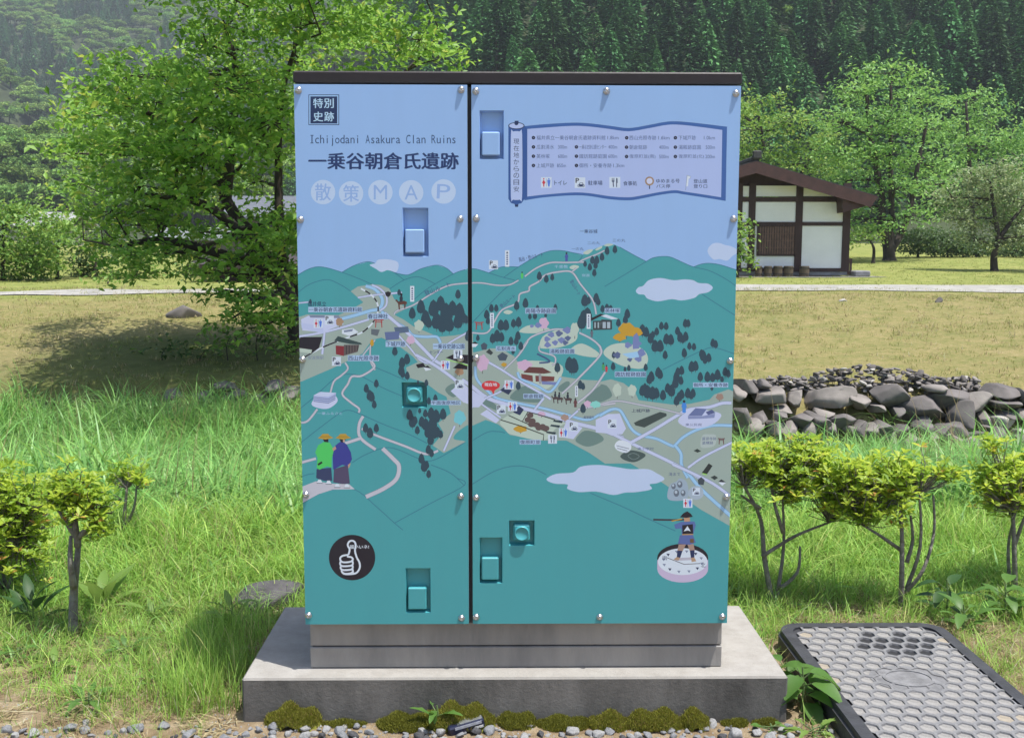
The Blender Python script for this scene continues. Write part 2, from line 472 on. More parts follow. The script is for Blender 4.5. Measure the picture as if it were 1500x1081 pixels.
class Print:
    """flat print on the two doors: thin sheets of ink, each step a few microns proud of the one before"""
    def __init__(s):
        s.g = {}; s.lay = np.zeros((420, 340), dtype=np.int32)
    def step(s, n=1):
        pass
    def level(s, T):
        """the lowest sheet on which this ink lies clear of all ink printed before it"""
        cell = (CX1-CX0)/330.0
        hit = []
        for t in T:
            P = np.array([((a-CX0)/cell+5, (b-CZ0)/cell+3) for a, b in t])
            lo = np.maximum(np.floor(P.min(0)-0.3).astype(int), 0); hi = np.minimum(np.ceil(P.max(0)+0.3).astype(int), [339, 419])
            if hi[0] <= lo[0] or hi[1] <= lo[1]: continue
            X, Z = np.meshgrid(np.arange(lo[0], hi[0])+0.5, np.arange(lo[1], hi[1])+0.5)
            ok = np.ones(X.shape, bool)
            c = P.mean(0)
            for i in range(3):
                a, b = P[i-1], P[i]
                n = np.array([b[1]-a[1], a[0]-b[0]]); n = n/(np.linalg.norm(n)+1e-9)
                if (c-a)@n < 0: n = -n
                ok &= ((X-a[0])*n[0]+(Z-a[1])*n[1]) > -0.8
            hit.append((Z[ok].astype(int), X[ok].astype(int)))
        if not hit: return 1
        zi = np.concatenate([h[0] for h in hit]); xi = np.concatenate([h[1] for h in hit])
        if not len(zi): return 1
        k = int(s.lay[zi, xi].max())+1
        s.lay[zi, xi] = k
        return k
    def tris(s, name, T, col):
        d = 1.5e-5+3e-6*s.level(T)
        for pi, (x0, x1) in enumerate(PANELS):
            e = s.g.setdefault((name, pi), {'v': [], 'f': [], 'm': [], 'c': []})
            for t in T:
                if max(q[0] for q in t) < x0 or min(q[0] for q in t) > x1: continue
                P = list(t)
                for ax, lim, sg in ((0, x0, 1), (0, x1, -1), (1, CZ0, 1), (1, CZ1, -1)):
                    o = []
                    for i in range(len(P)):
                        a, b = P[i-1], P[i]
                        da, db = sg*(a[ax]-lim), sg*(b[ax]-lim)
                        if (da >= 0) != (db >= 0):
                            u = da/(da-db); o.append((a[0]+u*(b[0]-a[0]), a[1]+u*(b[1]-a[1])))
                        if db >= 0: o.append(b)
                    P = o
                    if len(P) < 3: break
                if len(P) < 3: continue
                ar = sum(P[i-1][0]*P[i][1]-P[i][0]*P[i-1][1] for i in range(len(P)))
                if abs(ar) < 1e-11: continue
                if ar < 0: P = P[::-1]
                if col not in e['c']: e['c'].append(col)
                n = len(e['v'])
                e['v'].extend((q[0], -d, q[1]) for q in P)
                e['f'].append(tuple(range(n, n+len(P)))); e['m'].append(e['c'].index(col))
    def poly(s, name, px, col):
        P = [onP(*q) for q in px]
        s.tris(name, [[P[i] for i in a] for a in tessellate_polygon([[Vector((q[0], q[1], 0)) for q in P]])], col)
        s.step()
    def line(s, name, px, wd, col, closed=False):
        P = [np.array(q, float) for q in px]
        n = len(P); Lr = []
        for i in range(n):
            a = P[i-1] if (i > 0 or closed) else P[i]
            b = P[(i+1) % n] if (i < n-1 or closed) else P[i]
            t = b-a; t /= (np.linalg.norm(t)+1e-9)
            nn = np.array([-t[1], t[0]])*(wd/2)
            Lr.append((P[i]+nn, P[i]-nn))
        T = []
        for i in range(n if closed else n-1):
            a, b = Lr[i], Lr[(i+1) % n]
            A, B, Cc, D = (onP(*a[0]), onP(*b[0]), onP(*b[1]), onP(*a[1]))
            T += [[A, B, Cc], [A, Cc, D]]
        s.tris(name, T, col); s.step()
    def ell(s, name, cx, cy, rx, ry, col, n=28, rot=0.0):
        cr, sr = math.cos(rot), math.sin(rot)
        pts = [(cx+rx*math.cos(q)*cr-ry*math.sin(q)*sr, cy+rx*math.cos(q)*sr+ry*math.sin(q)*cr) for q in np.linspace(0, 2*math.pi, n, endpoint=False)]
        s.poly(name, pts, col)
    def rect(s, name, x0, y0, x1, y1, col):
        s.poly(name, [(x0, y0), (x1, y0), (x1, y1), (x0, y1)], col)
    def text(s, name, body, box, col, bold=0.0, rot=0.0, keep=False):
        V, T = glyphs(body, 0.0)
        if not len(T): return
        lo, hi = V.min(0), V.max(0)
        x0, y0, x1, y1 = box
        if bold >= 0.01:                                 # heavier strokes: the same letters again, a hair beside
            e = bold*(y1-y0)*1.1
            s.text(name, body, (x0-e, y0, x1-e, y1), col, 0.0, rot, keep); s.text(name, body, (x0, y0-e, x1, y1-e), col, 0.0, rot, keep)
            x0 += e; x1 += e
        sx, sy = (x1-x0)/(hi[0]-lo[0]), (y1-y0)/(hi[1]-lo[1])
        if keep: sx = sy = min(sx, sy)
        cx, cy = (x0+x1)/2, (y0+y1)/2
        W = V-(lo+hi)/2
        xx, yy = W[:, 0]*sx, -W[:, 1]*sy
        cr, sr = math.cos(rot), math.sin(rot)
        P = [onP(cx+a*cr-b*sr, cy+a*sr+b*cr) for a, b in zip(xx, yy)]
        s.tris(name, [[P[i] for i in t] for t in T], col); s.step()
_gc = {}
def glyphs(body, bold):
    k = (body, round(bold, 4))
    if k not in _gc:
        cu = bpy.data.curves.new('lettering', 'FONT')
        cu.body = body; cu.size = 1.0; cu.offset = bold; cu.resolution_u = 3; cu.fill_mode = 'FRONT'
        cu.space_line = 0.82
        o = bpy.data.objects.new('lettering', cu)
        C.objects.link(o)
        dg = bpy.context.evaluated_depsgraph_get()
        ev = o.evaluated_get(dg); me = ev.to_mesh()
        V = np.array([(v.co.x, v.co.y) for v in me.vertices]) if len(me.vertices) else np.zeros((1, 2))
        me.calc_loop_triangles()
        T = [tuple(t.vertices) for t in me.loop_triangles]
        ev.to_mesh_clear()
        bpy.data.objects.remove(o); bpy.data.curves.remove(cu)
        _gc[k] = (V, T)
    return _gc[k]
def spline(pts, n=6, closed=False):
    P = [np.array(p, float) for p in pts]; m = len(P); out = []
    for i in range(m if closed else m-1):
        a = P[(i-1) % m] if (closed or i > 0) else P[i]
        b, c = P[i], P[(i+1) % m]
        d = P[(i+2) % m] if (closed or i+2 < m) else c
        for t in np.arange(n)/n:
            out.append(tuple(0.5*((2*b)+(-a+c)*t+(2*a-5*b+4*c-d)*t*t+(-a+3*b-3*c+d)*t**3)))
    if not closed: out.append(tuple(P[-1]))
    return out
CR = {'C1': (420, 90, 4.7), 'C2': (680, 90, 3.5714), 'C3': (420, 290, 4.325), 'C4': (680, 320, 5.405), 'C5': (880, 320, 5.405), 'C6': (420, 520, 4.914),
      'C7': (680, 500, 6.005), 'C8': (880, 500, 5.405), 'D1': (420, 700, 4.7), 'D2': (680, 680, 3.5714), 'F6': (760, 170, 8.318), 'F7': (900, 170, 8.317)}
def q(c, *pts):
    ox, oy, k = CR[c]
    return [(ox+x/k, oy+y/k) for x, y in pts]
def q1(c, x, y):
    return q(c, (x, y))[0]
def qb(c, x0, y0, x1, y1):
    a, b = q(c, (x0, y0), (x1, y1)); return (a[0], a[1], b[0], b[1])
PR = Print()

# pockets for the handles and locks (pixels): x0, y0, x1, y1, kind, base colour
POCKETS = [(589.5, 304.5, 628, 376, 'flap', SKYB, 0), (702.4, 162, 738, 233.5, 'flap', SKYB, 1), (594, 832, 631, 897, 'flap', TEAL, 0),
           (702.4, 787, 736, 854, 'flap', TEAL, 1), (588, 560, 625.5, 597, 'lock', TEAL, 0), (745.5, 762, 783, 799, 'lock', TEAL, 1)]
SPLIT = 0.5*(onP(560, 418)[1]+onP(900, 418)[1])          # below this height the print is all teal ground

# ---- hills
MAPN = 'printed_map'
sil_l = q('C3', (40, 620), (40, 505), (58, 497), (130, 455), (195, 437), (260, 445), (350, 472), (430, 428), (520, 405), (600, 436), (680, 473), (765, 489), (850, 450), (950, 427), (1010, 445), (1055, 482), (1130, 455), (1180, 450), (1180, 620))
PR.poly(MAPN, sil_l, TEAL)
sil_r = q('C4', (20, 560), (20, 398), (60, 400), (100, 403), (195, 432), (285, 388), (360, 383), (430, 385), (520, 330), (600, 285), (690, 257), (780, 257), (870, 275), (930, 291), (1050, 235), (1110, 212), (1185, 208))
sil_r += q('C5', (100, 205), (150, 228), (260, 290), (360, 342), (420, 312), (500, 302), (560, 310), (650, 350), (735, 385), (800, 362), (870, 357), (960, 372), (1120, 418), (1120, 560))
PR.poly(MAPN, sil_r, TEAL)
def hl(c, *pts, wd=1.0):
    PR.line(MAPN, spline(q(c, *pts), 5), wd, LINE)
hl('C3', (58, 497), (130, 455), (195, 437), (260, 445), (350, 472), (440, 505), (540, 548))
hl('C3', (350, 472), (430, 428), (520, 405), (600, 436), (680, 473), (745, 522))
hl('C3', (680, 473), (765, 489), (850, 450), (950, 427), (1010, 445), (1055, 482))
hl('C3', (58, 612), (140, 550), (250, 518), (330, 545), (410, 595), (485, 660))
hl('C3', (650, 578), (740, 522), (820, 500), (880, 515), (940, 545))
hl('C3', (800, 650), (900, 570), (1055, 482), (1130, 455))
hl('C4', (50, 400), (100, 403), (195, 432), (300, 465), (400, 490))
hl('C4', (195, 432), (285, 388), (360, 383), (430, 385))
hl('C4', (60, 830), (200, 680), (320, 560), (430, 480)); hl('C4', (310, 470), (430, 385), (520, 330), (600, 285), (690, 257), (780, 257), (870, 275), (935, 292), (900, 345))
hl('C5', (30, 540), (200, 440), (360, 342), (420, 312), (500, 302), (560, 310), (650, 350), (735, 385), (860, 415), (980, 475), (1070, 535))
hl('C5', (735, 385), (800, 362), (870, 357), (960, 372), (1080, 412)); hl('C5', (150, 228), (260, 290), (360, 342)); hl('C5', (800, 600), (940, 690), (1075, 775))
hl('C8', (490, 225), (640, 150), (810, 70), (900, 50), (1060, 100))
hl('C6', (85, 395), (200, 300), (320, 190), (400, 145), (480, 140), (560, 165), (700, 240), (830, 295)); hl('C6', (640, 90), (760, 140), (860, 185))
hl('C6', (90, 640), (230, 530), (380, 420), (450, 398), (540, 430), (700, 500), (880, 570), (1010, 635)); hl('C6', (95, 880), (150, 860), (200, 852))
hl('C6', (470, 775), (560, 720), (700, 668), (800, 680), (950, 745), (1040, 760), (1160, 705), (1285, 625)); hl('C6', (1040, 790), (1180, 850), (1280, 940))
hl('D1', (100, 180), (200, 120), (310, 82), (470, 80), (620, 200), (740, 308), (800, 358)); hl('D1', (745, 308), (980, 180), (1225, 48), (1170, 0))
hl('D2', (40, 105), (160, 35), (270, 8), (360, 22), (430, 55)); hl('D2', (660, 150), (830, 222), (970, 288), (1105, 348)); hl('C7', (60, 880), (200, 800), (300, 793), (360, 805))

# ---- the pale valley floor
PR.poly(MAPN, q('C3', (540, 548), (450, 562), (405, 592), (485, 662), (420, 700), (330, 742), (130, 738), (40, 765), (40, 1115)) + q('C6', (85, 200), (330, 95), (440, 42), (480, 25), (560, -20)) +
        q('C3', (480, 985), (540, 900), (600, 885), (700, 930), (800, 1005), (830, 1040)) + q('C6', (860, 90), (870, 160), (1000, 200), (1090, 270), (1150, 300), (1180, 420), (1090, 490), (1130, 560), (1050, 650), (1130, 705), (1285, 625), (1320, 600)) +
        q('C3', (1180, 1000), (1180, 850), (1060, 872), (960, 880), (800, 812), (740, 770), (680, 740), (760, 700), (680, 640), (650, 575), (600, 553)), TAN)
PR.poly(MAPN, q('C7', (30, 100), (100, 95), (230, 62), (330, 62), (400, 110), (440, 132), (470, 180), (600, 168), (830, 200), (860, 310), (1040, 338), (1200, 345)) +
        q('C8', (0, 318), (80, 300), (180, 330), (270, 400), (300, 465), (560, 500), (700, 495), (860, 462), (900, 420), (1010, 380), (1090, 412)) + q('D2', (1440, 0), (1440, 350), (1390, 322), (1240, 238), (1040, 98), (870, -5)) +
        q('C7', (1240, 1075), (1100, 980), (900, 872), (700, 872), (400, 822), (350, 772), (300, 730), (190, 690), (30, 760)), TAN)
PR.poly(MAPN, spline(q('C6', (1200, 600), (1240, 545), (1330, 500), (1340, 620), (1260, 615)), 4, True), TEAL)
for c, p in (('C7', ((830, 400), (900, 352), (930, 370), (890, 430), (840, 440))), ('C7', ((1060, 520), (1220, 378), (1300, 480), (1180, 535))), ('C7', ((980, 860), (1060, 785), (1180, 810), (1225, 870), (1100, 925), (1010, 900))),
             ('C7', ((400, 500), (540, 390), (700, 500), (620, 540))), ('C7', ((150, 540), (200, 505), (300, 580), (290, 610))), ('C8', ((0, 340), (60, 390), (90, 430), (20, 475), (-30, 470))), ('C6', ((1140, 250), (1200, 205), (1250, 250), (1200, 305)))):
    PR.poly(MAPN, spline(q(c, *p), 4, True), DKGREEN)
for c, p in (('C4', ((435, 895), (520, 845), (670, 870), (660, 900), (520, 910))), ('C4', ((595, 1000), (640, 920), (800, 870), (890, 900), (880, 970), (760, 1020), (620, 1030))), ('C8', ((20, 90), (80, 30), (200, 15), (330, 60), (375, 140), (330, 215), (190, 200), (80, 150))),
             ('C7', ((320, 700), (520, 610), (900, 690), (800, 770), (700, 870), (420, 820), (360, 770))), ('C4', ((840, 1040), (930, 990), (1060, 1060), (1050, 1100), (900, 1080))), ('C7', ((470, 200), (600, 170), (840, 200), (855, 300), (700, 430), (520, 380))),
             ('C4', ((940, 275), (980, 250), (1020, 250), (980, 285))), ('C4', ((1040, 245), (1085, 220), (1090, 235), (1050, 255))), ('C5', ((25, 215), (60, 200), (100, 207), (60, 222))), ('C4', ((835, 385), (870, 370), (910, 382), (880, 405), (845, 400))),
             ('C4', ((310, 745), (340, 725), (385, 740), (350, 760)))):
    PR.poly(MAPN, spline(q(c, *p), 4, True), PALE)
# ---- river, roads and tracks
def way(c, pts, wd, col=ROAD, edge=None):
    P = spline(q(c, *pts), 5)
    PR.line(MAPN, P, wd+1.2, edge or (118, 132, 150)); PR.line(MAPN, P, wd, col)
for c, pts, wd in (('C3', ((330, 770), (430, 745), (530, 715), (590, 700), (605, 640), (560, 580), (500, 558)), 4.2), ('C3', ((600, 720), (680, 780), (760, 830), (800, 870), (880, 880), (950, 880), (975, 920)), 3.4),
                   ('C7', ((95, 220), (110, 330), (190, 420), (290, 500), (480, 545), (700, 590), (900, 645), (1080, 690), (1200, 640), (1330, 590)), 3.2), ('C8', ((-10, 590), (80, 540), (150, 545), (200, 620), (250, 700), (320, 745), (440, 770), (560, 825), (590, 820), (650, 760), (760, 700), (900, 665), (1080, 670)), 3.6),
                   ('C8', ((590, 825), (635, 890), (640, 980), (690, 1080)), 4.0), ('D2', ((1160, 30), (1240, 130), (1400, 275)), 4.4), ('C7', ((470, 270), (500, 330), (640, 390), (740, 445), (800, 400), (850, 320)), 3.0)):
    way(c, pts, wd, RIVER, (100, 140, 175))
for c, pts, wd in (('C3', ((450, 632), (560, 615), (730, 600)), 2.2), ('C3', ((590, 715), (630, 680), (630, 620), (590, 575), (540, 552)), 2.6), ('C3', ((620, 730), (760, 850), (860, 950), (940, 1030), (1000, 1060)), 4.4),
                   ('C3', ((60, 880), (240, 850), (420, 800), (520, 770)), 3.0), ('C3', ((240, 850), (225, 990)), 3.0), ('C3', ((700, 860), (780, 950), (850, 1030), (920, 1040), (1000, 940), (1140, 855)), 2.2), ('C3', ((58, 668), (140, 660)), 1.6),
                   ('C7', ((-20, 340), (60, 390), (190, 490), (340, 545), (560, 600), (760, 650), (960, 715), (1180, 770), (1400, 850)), 5.2), ('C7', ((60, 585), (190, 500), (320, 440), (360, 380)), 2.6), ('C7', ((215, 185), (330, 250), (470, 340), (700, 470), (760, 510)), 3.0),
                   ('C7', ((700, 500), (620, 600)), 3.0), ('C7', ((1000, 610), (920, 680)), 2.6), ('C8', ((100, 735), (260, 815), (480, 920), (660, 1010), (790, 1085)), 4.4), ('C8', ((240, 800), (420, 700), (600, 590), (700, 540), (860, 520), (960, 490), (1035, 488)), 4.4), ('D2', ((1090, 0), (1180, 40), (1300, 100), (1390, 165)), 4.0),
                   ('C8', ((690, 1000), (820, 910), (1040, 800)), 3.2), ('C6', ((1130, 690), (1210, 510)), 2.6), ('C6', ((930, 0), (1060, 70), (1200, 170), (1300, 260)), 4.2), ('C7', ((150, 550), (320, 670)), 2.4)):
    way(c, pts, wd)
for c, pts, wd in (('C3', ((680, 740), (700, 715), (800, 680), (930, 600), (1040, 552), (1200, 538)), 1.8), ('C4', ((40, 512), (140, 512), (260, 530), (360, 525), (430, 490)), 1.6), ('C4', ((480, 460), (570, 395), (680, 352), (800, 350), (950, 347)), 1.8), ('C4', ((900, 350), (960, 320), (1050, 285), (1110, 255)), 1.6),
                   ('C4', ((240, 815), (300, 725), (420, 670), (440, 600), (510, 575), (520, 540), (590, 500), (640, 450), (740, 425), (850, 425), (920, 520), (1000, 620), (1030, 680), (1045, 760)), 2.0), ('C4', ((850, 425), (890, 395)), 1.6), ('C4', ((430, 1080), (500, 970), (560, 925), (700, 880), (800, 880)), 2.0),
                   ('C4', ((910, 905), (1000, 950), (1070, 1010), (1080, 1080)), 2.2), ('C4', ((60, 905), (180, 905), (240, 815)), 1.8), ('C7', ((660, 40), (670, 90), (790, 130), (800, 190), (770, 210)), 1.8), ('C7', ((860, 460), (1000, 330), (1190, 130), (1200, 60), (1170, 20)), 2.4), ('C7', ((1000, 540), (1130, 430), (1240, 270)), 2.6),
                   ('C7', ((1000, 600), (1150, 570), (1330, 545)), 2.4), ('C8', ((-10, 500), (130, 472), (300, 500), (500, 540), (640, 575)), 2.0), ('C7', ((350, 250), (480, 120), (560, 0)), 2.0), ('C3', ((480, 1000), (560, 900)), 1.6), ('C3', ((530, 940), (530, 1030), (560, 1090)), 1.8),
                   ('C6', ((420, 55), (440, 100), (390, 150), (340, 190), (315, 270)), 2.2), ('C6', ((610, 45), (630, 90), (540, 150), (470, 155), (440, 210), (400, 280), (460, 340), (520, 385), (518, 415)), 2.6), ('C6', ((550, 440), (522, 500), (530, 595), (640, 680)), 4.0), ('C6', ((420, 635), (530, 600)), 4.0),
                   ('C6', ((540, 530), (600, 560), (700, 600), (850, 655), (1000, 712), (1090, 688)), 3.0), ('C6', ((98, 775), (210, 745)), 3.4), ('C6', ((690, 672), (770, 750), (808, 800), (790, 890), (700, 960), (570, 1020)), 5.6), ('C6', ((85, 487), (150, 475), (220, 390)), 2.6)):
    way(c, pts, wd, TRACK, (112, 128, 138))
PR.poly(MAPN, q('C6', (100, 950), (210, 908), (330, 925), (450, 930), (490, 965), (330, 968), (230, 1000), (105, 1068)), TRACK)
PR.poly(MAPN, q('C8', (-40, 620), (60, 575), (150, 572), (200, 690), (170, 735), (100, 735), (-40, 720)), ROAD); PR.poly(MAPN, q('C7', (900, 700), (1040, 760), (960, 860), (840, 840)), ROAD)
PR.poly(MAPN, spline(q('C8', (610, 630), (720, 540), (900, 555), (955, 590), (880, 660), (720, 690)), 4, True), ROAD); PR.poly(MAPN, spline(q('C6', (178, 350), (230, 290), (340, 290), (365, 335), (300, 385), (220, 380)), 4, True), ROAD)
PR.poly(MAPN, q('C3', (90, 770), (140, 745), (330, 750), (360, 800), (230, 850), (100, 840)), ROAD); PR.poly(MAPN, q('C7', (60, 420), (190, 510), (130, 580), (60, 580)), ROAD); PR.poly(MAPN, q('C7', (140, 640), (200, 600), (310, 690), (280, 720)), ROAD)
PR.poly(MAPN, q('C6', (1180, 260), (1260, 190), (1330, 260), (1330, 360), (1270, 340)), ROAD)
# railway: black and white dashes
rail = spline(q('C3', (110, 1010), (230, 945), (400, 880), (480, 850), (545, 790), (578, 720), (570, 660), (530, 610), (470, 575)), 6)
PR.line(MAPN, rail, 2.4, WHITE)
for i in range(0, len(rail)-3, 6): PR.line(MAPN, rail[i:i+4], 2.2, BLACK)
# clouds
PR.poly(MAPN, spline(q('C3', (525, 425), (560, 415), (580, 392), (640, 390), (700, 405), (708, 440), (690, 470), (640, 458), (600, 470), (565, 450)), 4, True), CLOUD)
PR.poly(MAPN, spline(q('C5', (845, 260), (880, 205), (930, 195), (985, 212), (1040, 225), (1090, 262), (1040, 300), (1000, 335), (940, 322), (890, 325)), 4, True), CLOUD)
PR.poly(MAPN, spline(q('C5', (278, 575), (300, 545), (335, 535), (380, 490), (470, 472), (575, 490), (660, 483), (730, 490), (775, 512), (850, 518), (887, 550), (850, 585), (780, 600), (740, 630), (640, 650), (560, 640), (450, 657), (370, 635), (345, 605), (300, 600)), 4, True), CLOUD)
PR.poly(MAPN, spline(q('D2', (430, 78), (480, 50), (570, 42), (610, 12), (700, 3), (800, 15), (870, 25), (960, 25), (1005, 45), (1048, 75), (1010, 98), (970, 105), (980, 130), (900, 145), (840, 148), (780, 160), (690, 142), (600, 145), (540, 128), (540, 105), (470, 100)), 4, True), CLOUD)

# ---- trees of the map
TN = 'printed_trees'
_cnt = [0]
def mtree(c, x, y, h, wd=None):
    _cnt[0] += 1; TN = 'printed_tree#%d' % _cnt[0]
    px, py = q1(c, x, y); k = CR[c][2]; h = h/k; wd = (wd/k if wd else h*0.62)
    PR.rect(TN, px-0.35, py+h*0.35, px+0.35, py+h*0.62, (70, 60, 62))
    PR.poly(TN, [(px+wd*a, py+h*b) for a, b in ((0, -.52), (.28, -.36), (.46, -.02), (.48, .2), (.3, .42), (0, .47), (-.3, .42), (-.48, .2), (-.46, -.02), (-.28, -.36))], TREE)
for x, y, h in ((1085, 610, 60), (795, 730, 75), (850, 690, 90), (880, 760, 100), (930, 700, 110), (975, 670, 100), (1010, 730, 130), (950, 780, 110), (1050, 700, 100), (1095, 720, 110), (1030, 800, 100), (1085, 780, 100), (900, 790, 70), (985, 810, 90), (1120, 760, 70), (1150, 875, 70),
                (685, 970, 60), (760, 1020, 60), (728, 1045, 60), (712, 598, 40), (150, 655, 30)): mtree('C3', x, y, h)
for x, y, h in ((645, 205, 60), (573, 240, 65), (598, 290, 80), (612, 300, 75), (630, 355, 60), (830, 55, 80), (865, 30, 80), (825, 110, 80), (868, 148, 60), (835, 135, 60), (1005, 200, 50), (945, 195, 30), (1070, 310, 55), (1023, 330, 55), (885, 430, 80), (905, 480, 90), (925, 470, 60), (940, 540, 62), (957, 400, 40), (998, 420, 60),
                (972, 480, 80), (1000, 500, 90), (1040, 420, 90), (1075, 440, 100), (1050, 490, 110), (1125, 425, 85), (1020, 550, 100), (1060, 560, 90), (1085, 555, 80), (1108, 570, 60), (1035, 610, 80), (1020, 680, 70), (1042, 705, 60), (970, 745, 75), (990, 800, 85), (1008, 790, 60), (1022, 855, 60), (568, 525, 70), (600, 560, 80), (645, 525, 65)): mtree('C6', x, y, h)
for x, y, h in ((595, 455, 70), (650, 478, 65), (697, 465, 55), (1132, 260, 60), (1090, 305, 55), (1050, 330, 70), (1015, 330, 65), (995, 385, 60), (1030, 430, 60), (957, 360, 50), (1040, 370, 60), (215, 710, 65), (254, 710, 60), (178, 760, 75), (188, 810, 60), (415, 690, 75), (485, 670, 80), (580, 710, 50), (722, 705, 55), (290, 845, 90), (330, 845, 90),
                (390, 830, 70), (430, 820, 85), (955, 650, 100), (985, 650, 60), (945, 780, 110), (975, 770, 130), (930, 820, 120), (1045, 630, 80), (1062, 660, 60), (1095, 715, 60), (1130, 710, 70), (1160, 715, 60), (225, 950, 80), (260, 930, 100), (295, 940, 80), (108, 945, 50), (370, 970, 70), (425, 930, 75), (412, 970, 65), (448, 1005, 60), (385, 1055, 40), (30, 920, 70), (15, 800, 70),
                (520, 775, 50), (560, 770, 60), (645, 765, 40)): mtree('C4', x, y, h)
for x, y, h in ((50, 255, 65), (112, 245, 65), (10, 305, 65), (210, 755, 80), (195, 800, 70), (140, 825, 65), (330, 885, 95), (360, 900, 85), (395, 950, 85), (412, 920, 60), (443, 895, 65), (480, 850, 65), (518, 852, 65), (520, 955, 90), (555, 960, 90), (608, 890, 70), (630, 940, 85), (672, 935, 80), (650, 960, 60), (670, 830, 70), (692, 830, 65), (430, 1010, 100), (470, 1010, 100),
                (510, 1080, 70), (662, 1065, 75), (702, 1010, 60), (738, 1015, 60), (798, 1070, 70), (888, 985, 70), (910, 995, 65)): mtree('C5', x, y, h)
for x, y, h in ((98, 195, 60), (222, 210, 50), (192, 220, 40), (356, 205, 58), (400, 280, 90), (385, 300, 80), (455, 245, 85), (470, 260, 80), (600, 280, 90), (640, 230, 75), (610, 240, 70), (590, 330, 90), (635, 310, 70), (660, 85, 65), (812, 115, 90), (855, 130, 75), (825, 150, 60), (720, 200, 90), (750, 195, 85), (788, 280, 75), (845, 280, 85), (885, 285, 75), (925, 265, 90), (985, 240, 75), (1010, 255, 65),
                (960, 300, 50), (330, 390, 90), (370, 400, 110), (410, 410, 110), (440, 410, 90), (350, 360, 60), (493, 425, 85), (530, 370, 80), (560, 390, 100), (600, 470, 80), (640, 420, 80), (690, 410, 85), (730, 410, 75), (715, 430, 60), (880, 370, 40), (620, 440, 80)): mtree('C8', x, y, h)
for x, y, h in ((925, 200, 130), (965, 215, 140), (945, 230, 110), (475, 390, 75), (1020, 380, 80), (1045, 395, 65), (1045, 590, 85), (1310, 220, 70), (410, 10, 50), (460, 5, 50), (498, 40, 75), (432, 90, 45), (820, 230, 90), (1315, 120, 60)): mtree('C7', x, y, h)
# blossom, maple and pale trees
for c, x, y, rx, ry, col in (('C3', 838, 808, 30, 34, PALE), ('C3', 785, 900, 26, 26, PINK), ('C7', 160, 190, 55, 70, PINK), ('C7', 530, 210, 65, 45, PINK), ('C7', 680, 640, 35, 22, PINK), ('C7', 1085, 550, 30, 28, PINK), ('C7', 1155, 555, 45, 30, (130, 200, 185)), ('C8', 130, 385, 34, 52, PALE), ('C8', 248, 388, 34, 45, PALE),
                             ('C6', 1245, 450, 42, 50, (110, 185, 190)), ('C4', 875, 880, 32, 55, PALE), ('C4', 630, 830, 38, 45, PINK), ('C7', 495, 770, 58, 30, OCHRE), ('C5', 205, 880, 62, 55, OCHRE), ('C5', 270, 900, 60, 36, OCHRE), ('C5', 150, 940, 50, 30, OCHRE), ('C3', 335, 785, 24, 26, (160, 130, 100)), ('C3', 540, 918, 12, 22, OCHRE), ('C7', 885, 670, 35, 28, (160, 135, 120)), ('C8', 942, 440, 30, 26, (150, 125, 110)),
                             ('C6', 1243, 120, 32, 26, (160, 130, 100)), ('C7', 350, 205, 24, 18, OCHRE)):
    px, py = q1(c, x, y); k = CR[c][2]; _cnt[0] += 1; TN = 'printed_tree#%d' % _cnt[0]
    PR.line(TN, [(px, py), (px, py+ry*1.35/k)], 0.9, (80, 70, 75))
    n = 22; th = np.linspace(0, 6.283, n, endpoint=False)
    PR.poly(TN, [(px+rx/k*(1+.12*math.sin(5*a+x))*math.cos(a), py+ry/k*(1+.12*math.cos(6*a+y))*math.sin(a)) for a in th], col)

# ---- little buildings, gates, rocks and figures of the map
BN = 'printed_landmarks'
def bld(c, pts, col): PR.poly(BN, q(c, *pts), col)
bld('C3', ((62, 905), (90, 882), (225, 880), (205, 950), (160, 985), (72, 970)), BLACK); bld('C3', ((75, 950), (160, 962), (155, 985), (75, 975)), PALE)
bld('C3', ((310, 935), (362, 938), (362, 1002), (312, 990)), (125, 40, 50)); bld('C3', ((300, 905), (325, 875), (470, 918), (478, 930), (400, 925)), (50, 70, 70)); bld('C3', ((362, 930), (460, 930), (450, 975), (362, 1000)), (92, 82, 80))
for k in range(5): PR.line(BN, q('C3', (378+18*k, 935), (378+18*k, 990-6*k)), 1.0, BLACK)
bld('C3', ((90, 790), (230, 815), (235, 860), (95, 825)), (178, 186, 212)); bld('C3', ((140, 742), (330, 745), (340, 762), (150, 758)), GREY); bld('C3', ((350, 835), (420, 825), (455, 850), (400, 875), (350, 860)), WHITE); bld('C3', ((360, 840), (420, 830), (415, 845), (365, 852)), GREY)
bld('C3', ((535, 830), (590, 835), (575, 875), (535, 865)), (92, 100, 105)); bld('C3', ((680, 820), (770, 815), (775, 850), (690, 860)), (82, 100, 122)); bld('C3', ((620, 850), (715, 845), (710, 895), (628, 902)), (92, 106, 142))
bld('C3', ((820, 1055), (865, 1045), (880, 1070), (830, 1078)), BLACK); bld('C6', ((930, 75), (985, 62), (990, 80), (945, 92)), BLACK); bld('C6', ((985, 90), (1015, 78), (1040, 105), (1000, 115)), WHITE); bld('C6', ((985, 88), (1015, 76), (1042, 98), (1010, 92)), BLACK)
bld('C6', ((1145, 20), (1200, -5), (1330, 0), (1330, 70), (1240, 50)), BLACK); bld('C6', ((1195, 95), (1240, 60), (1300, 75), (1300, 105)), BLACK)
PR.line(BN, q('C6', (1145, 30), (1190, 45), (1240, 55), (1330, 85)), 1.2, (150, 210, 90))
bld('C6', ((195, 290), (240, 265), (355, 272), (350, 320), (300, 350), (190, 335)), (160, 170, 200)); bld('C6', ((190, 292), (240, 266), (358, 272), (300, 302)), (188, 196, 220))
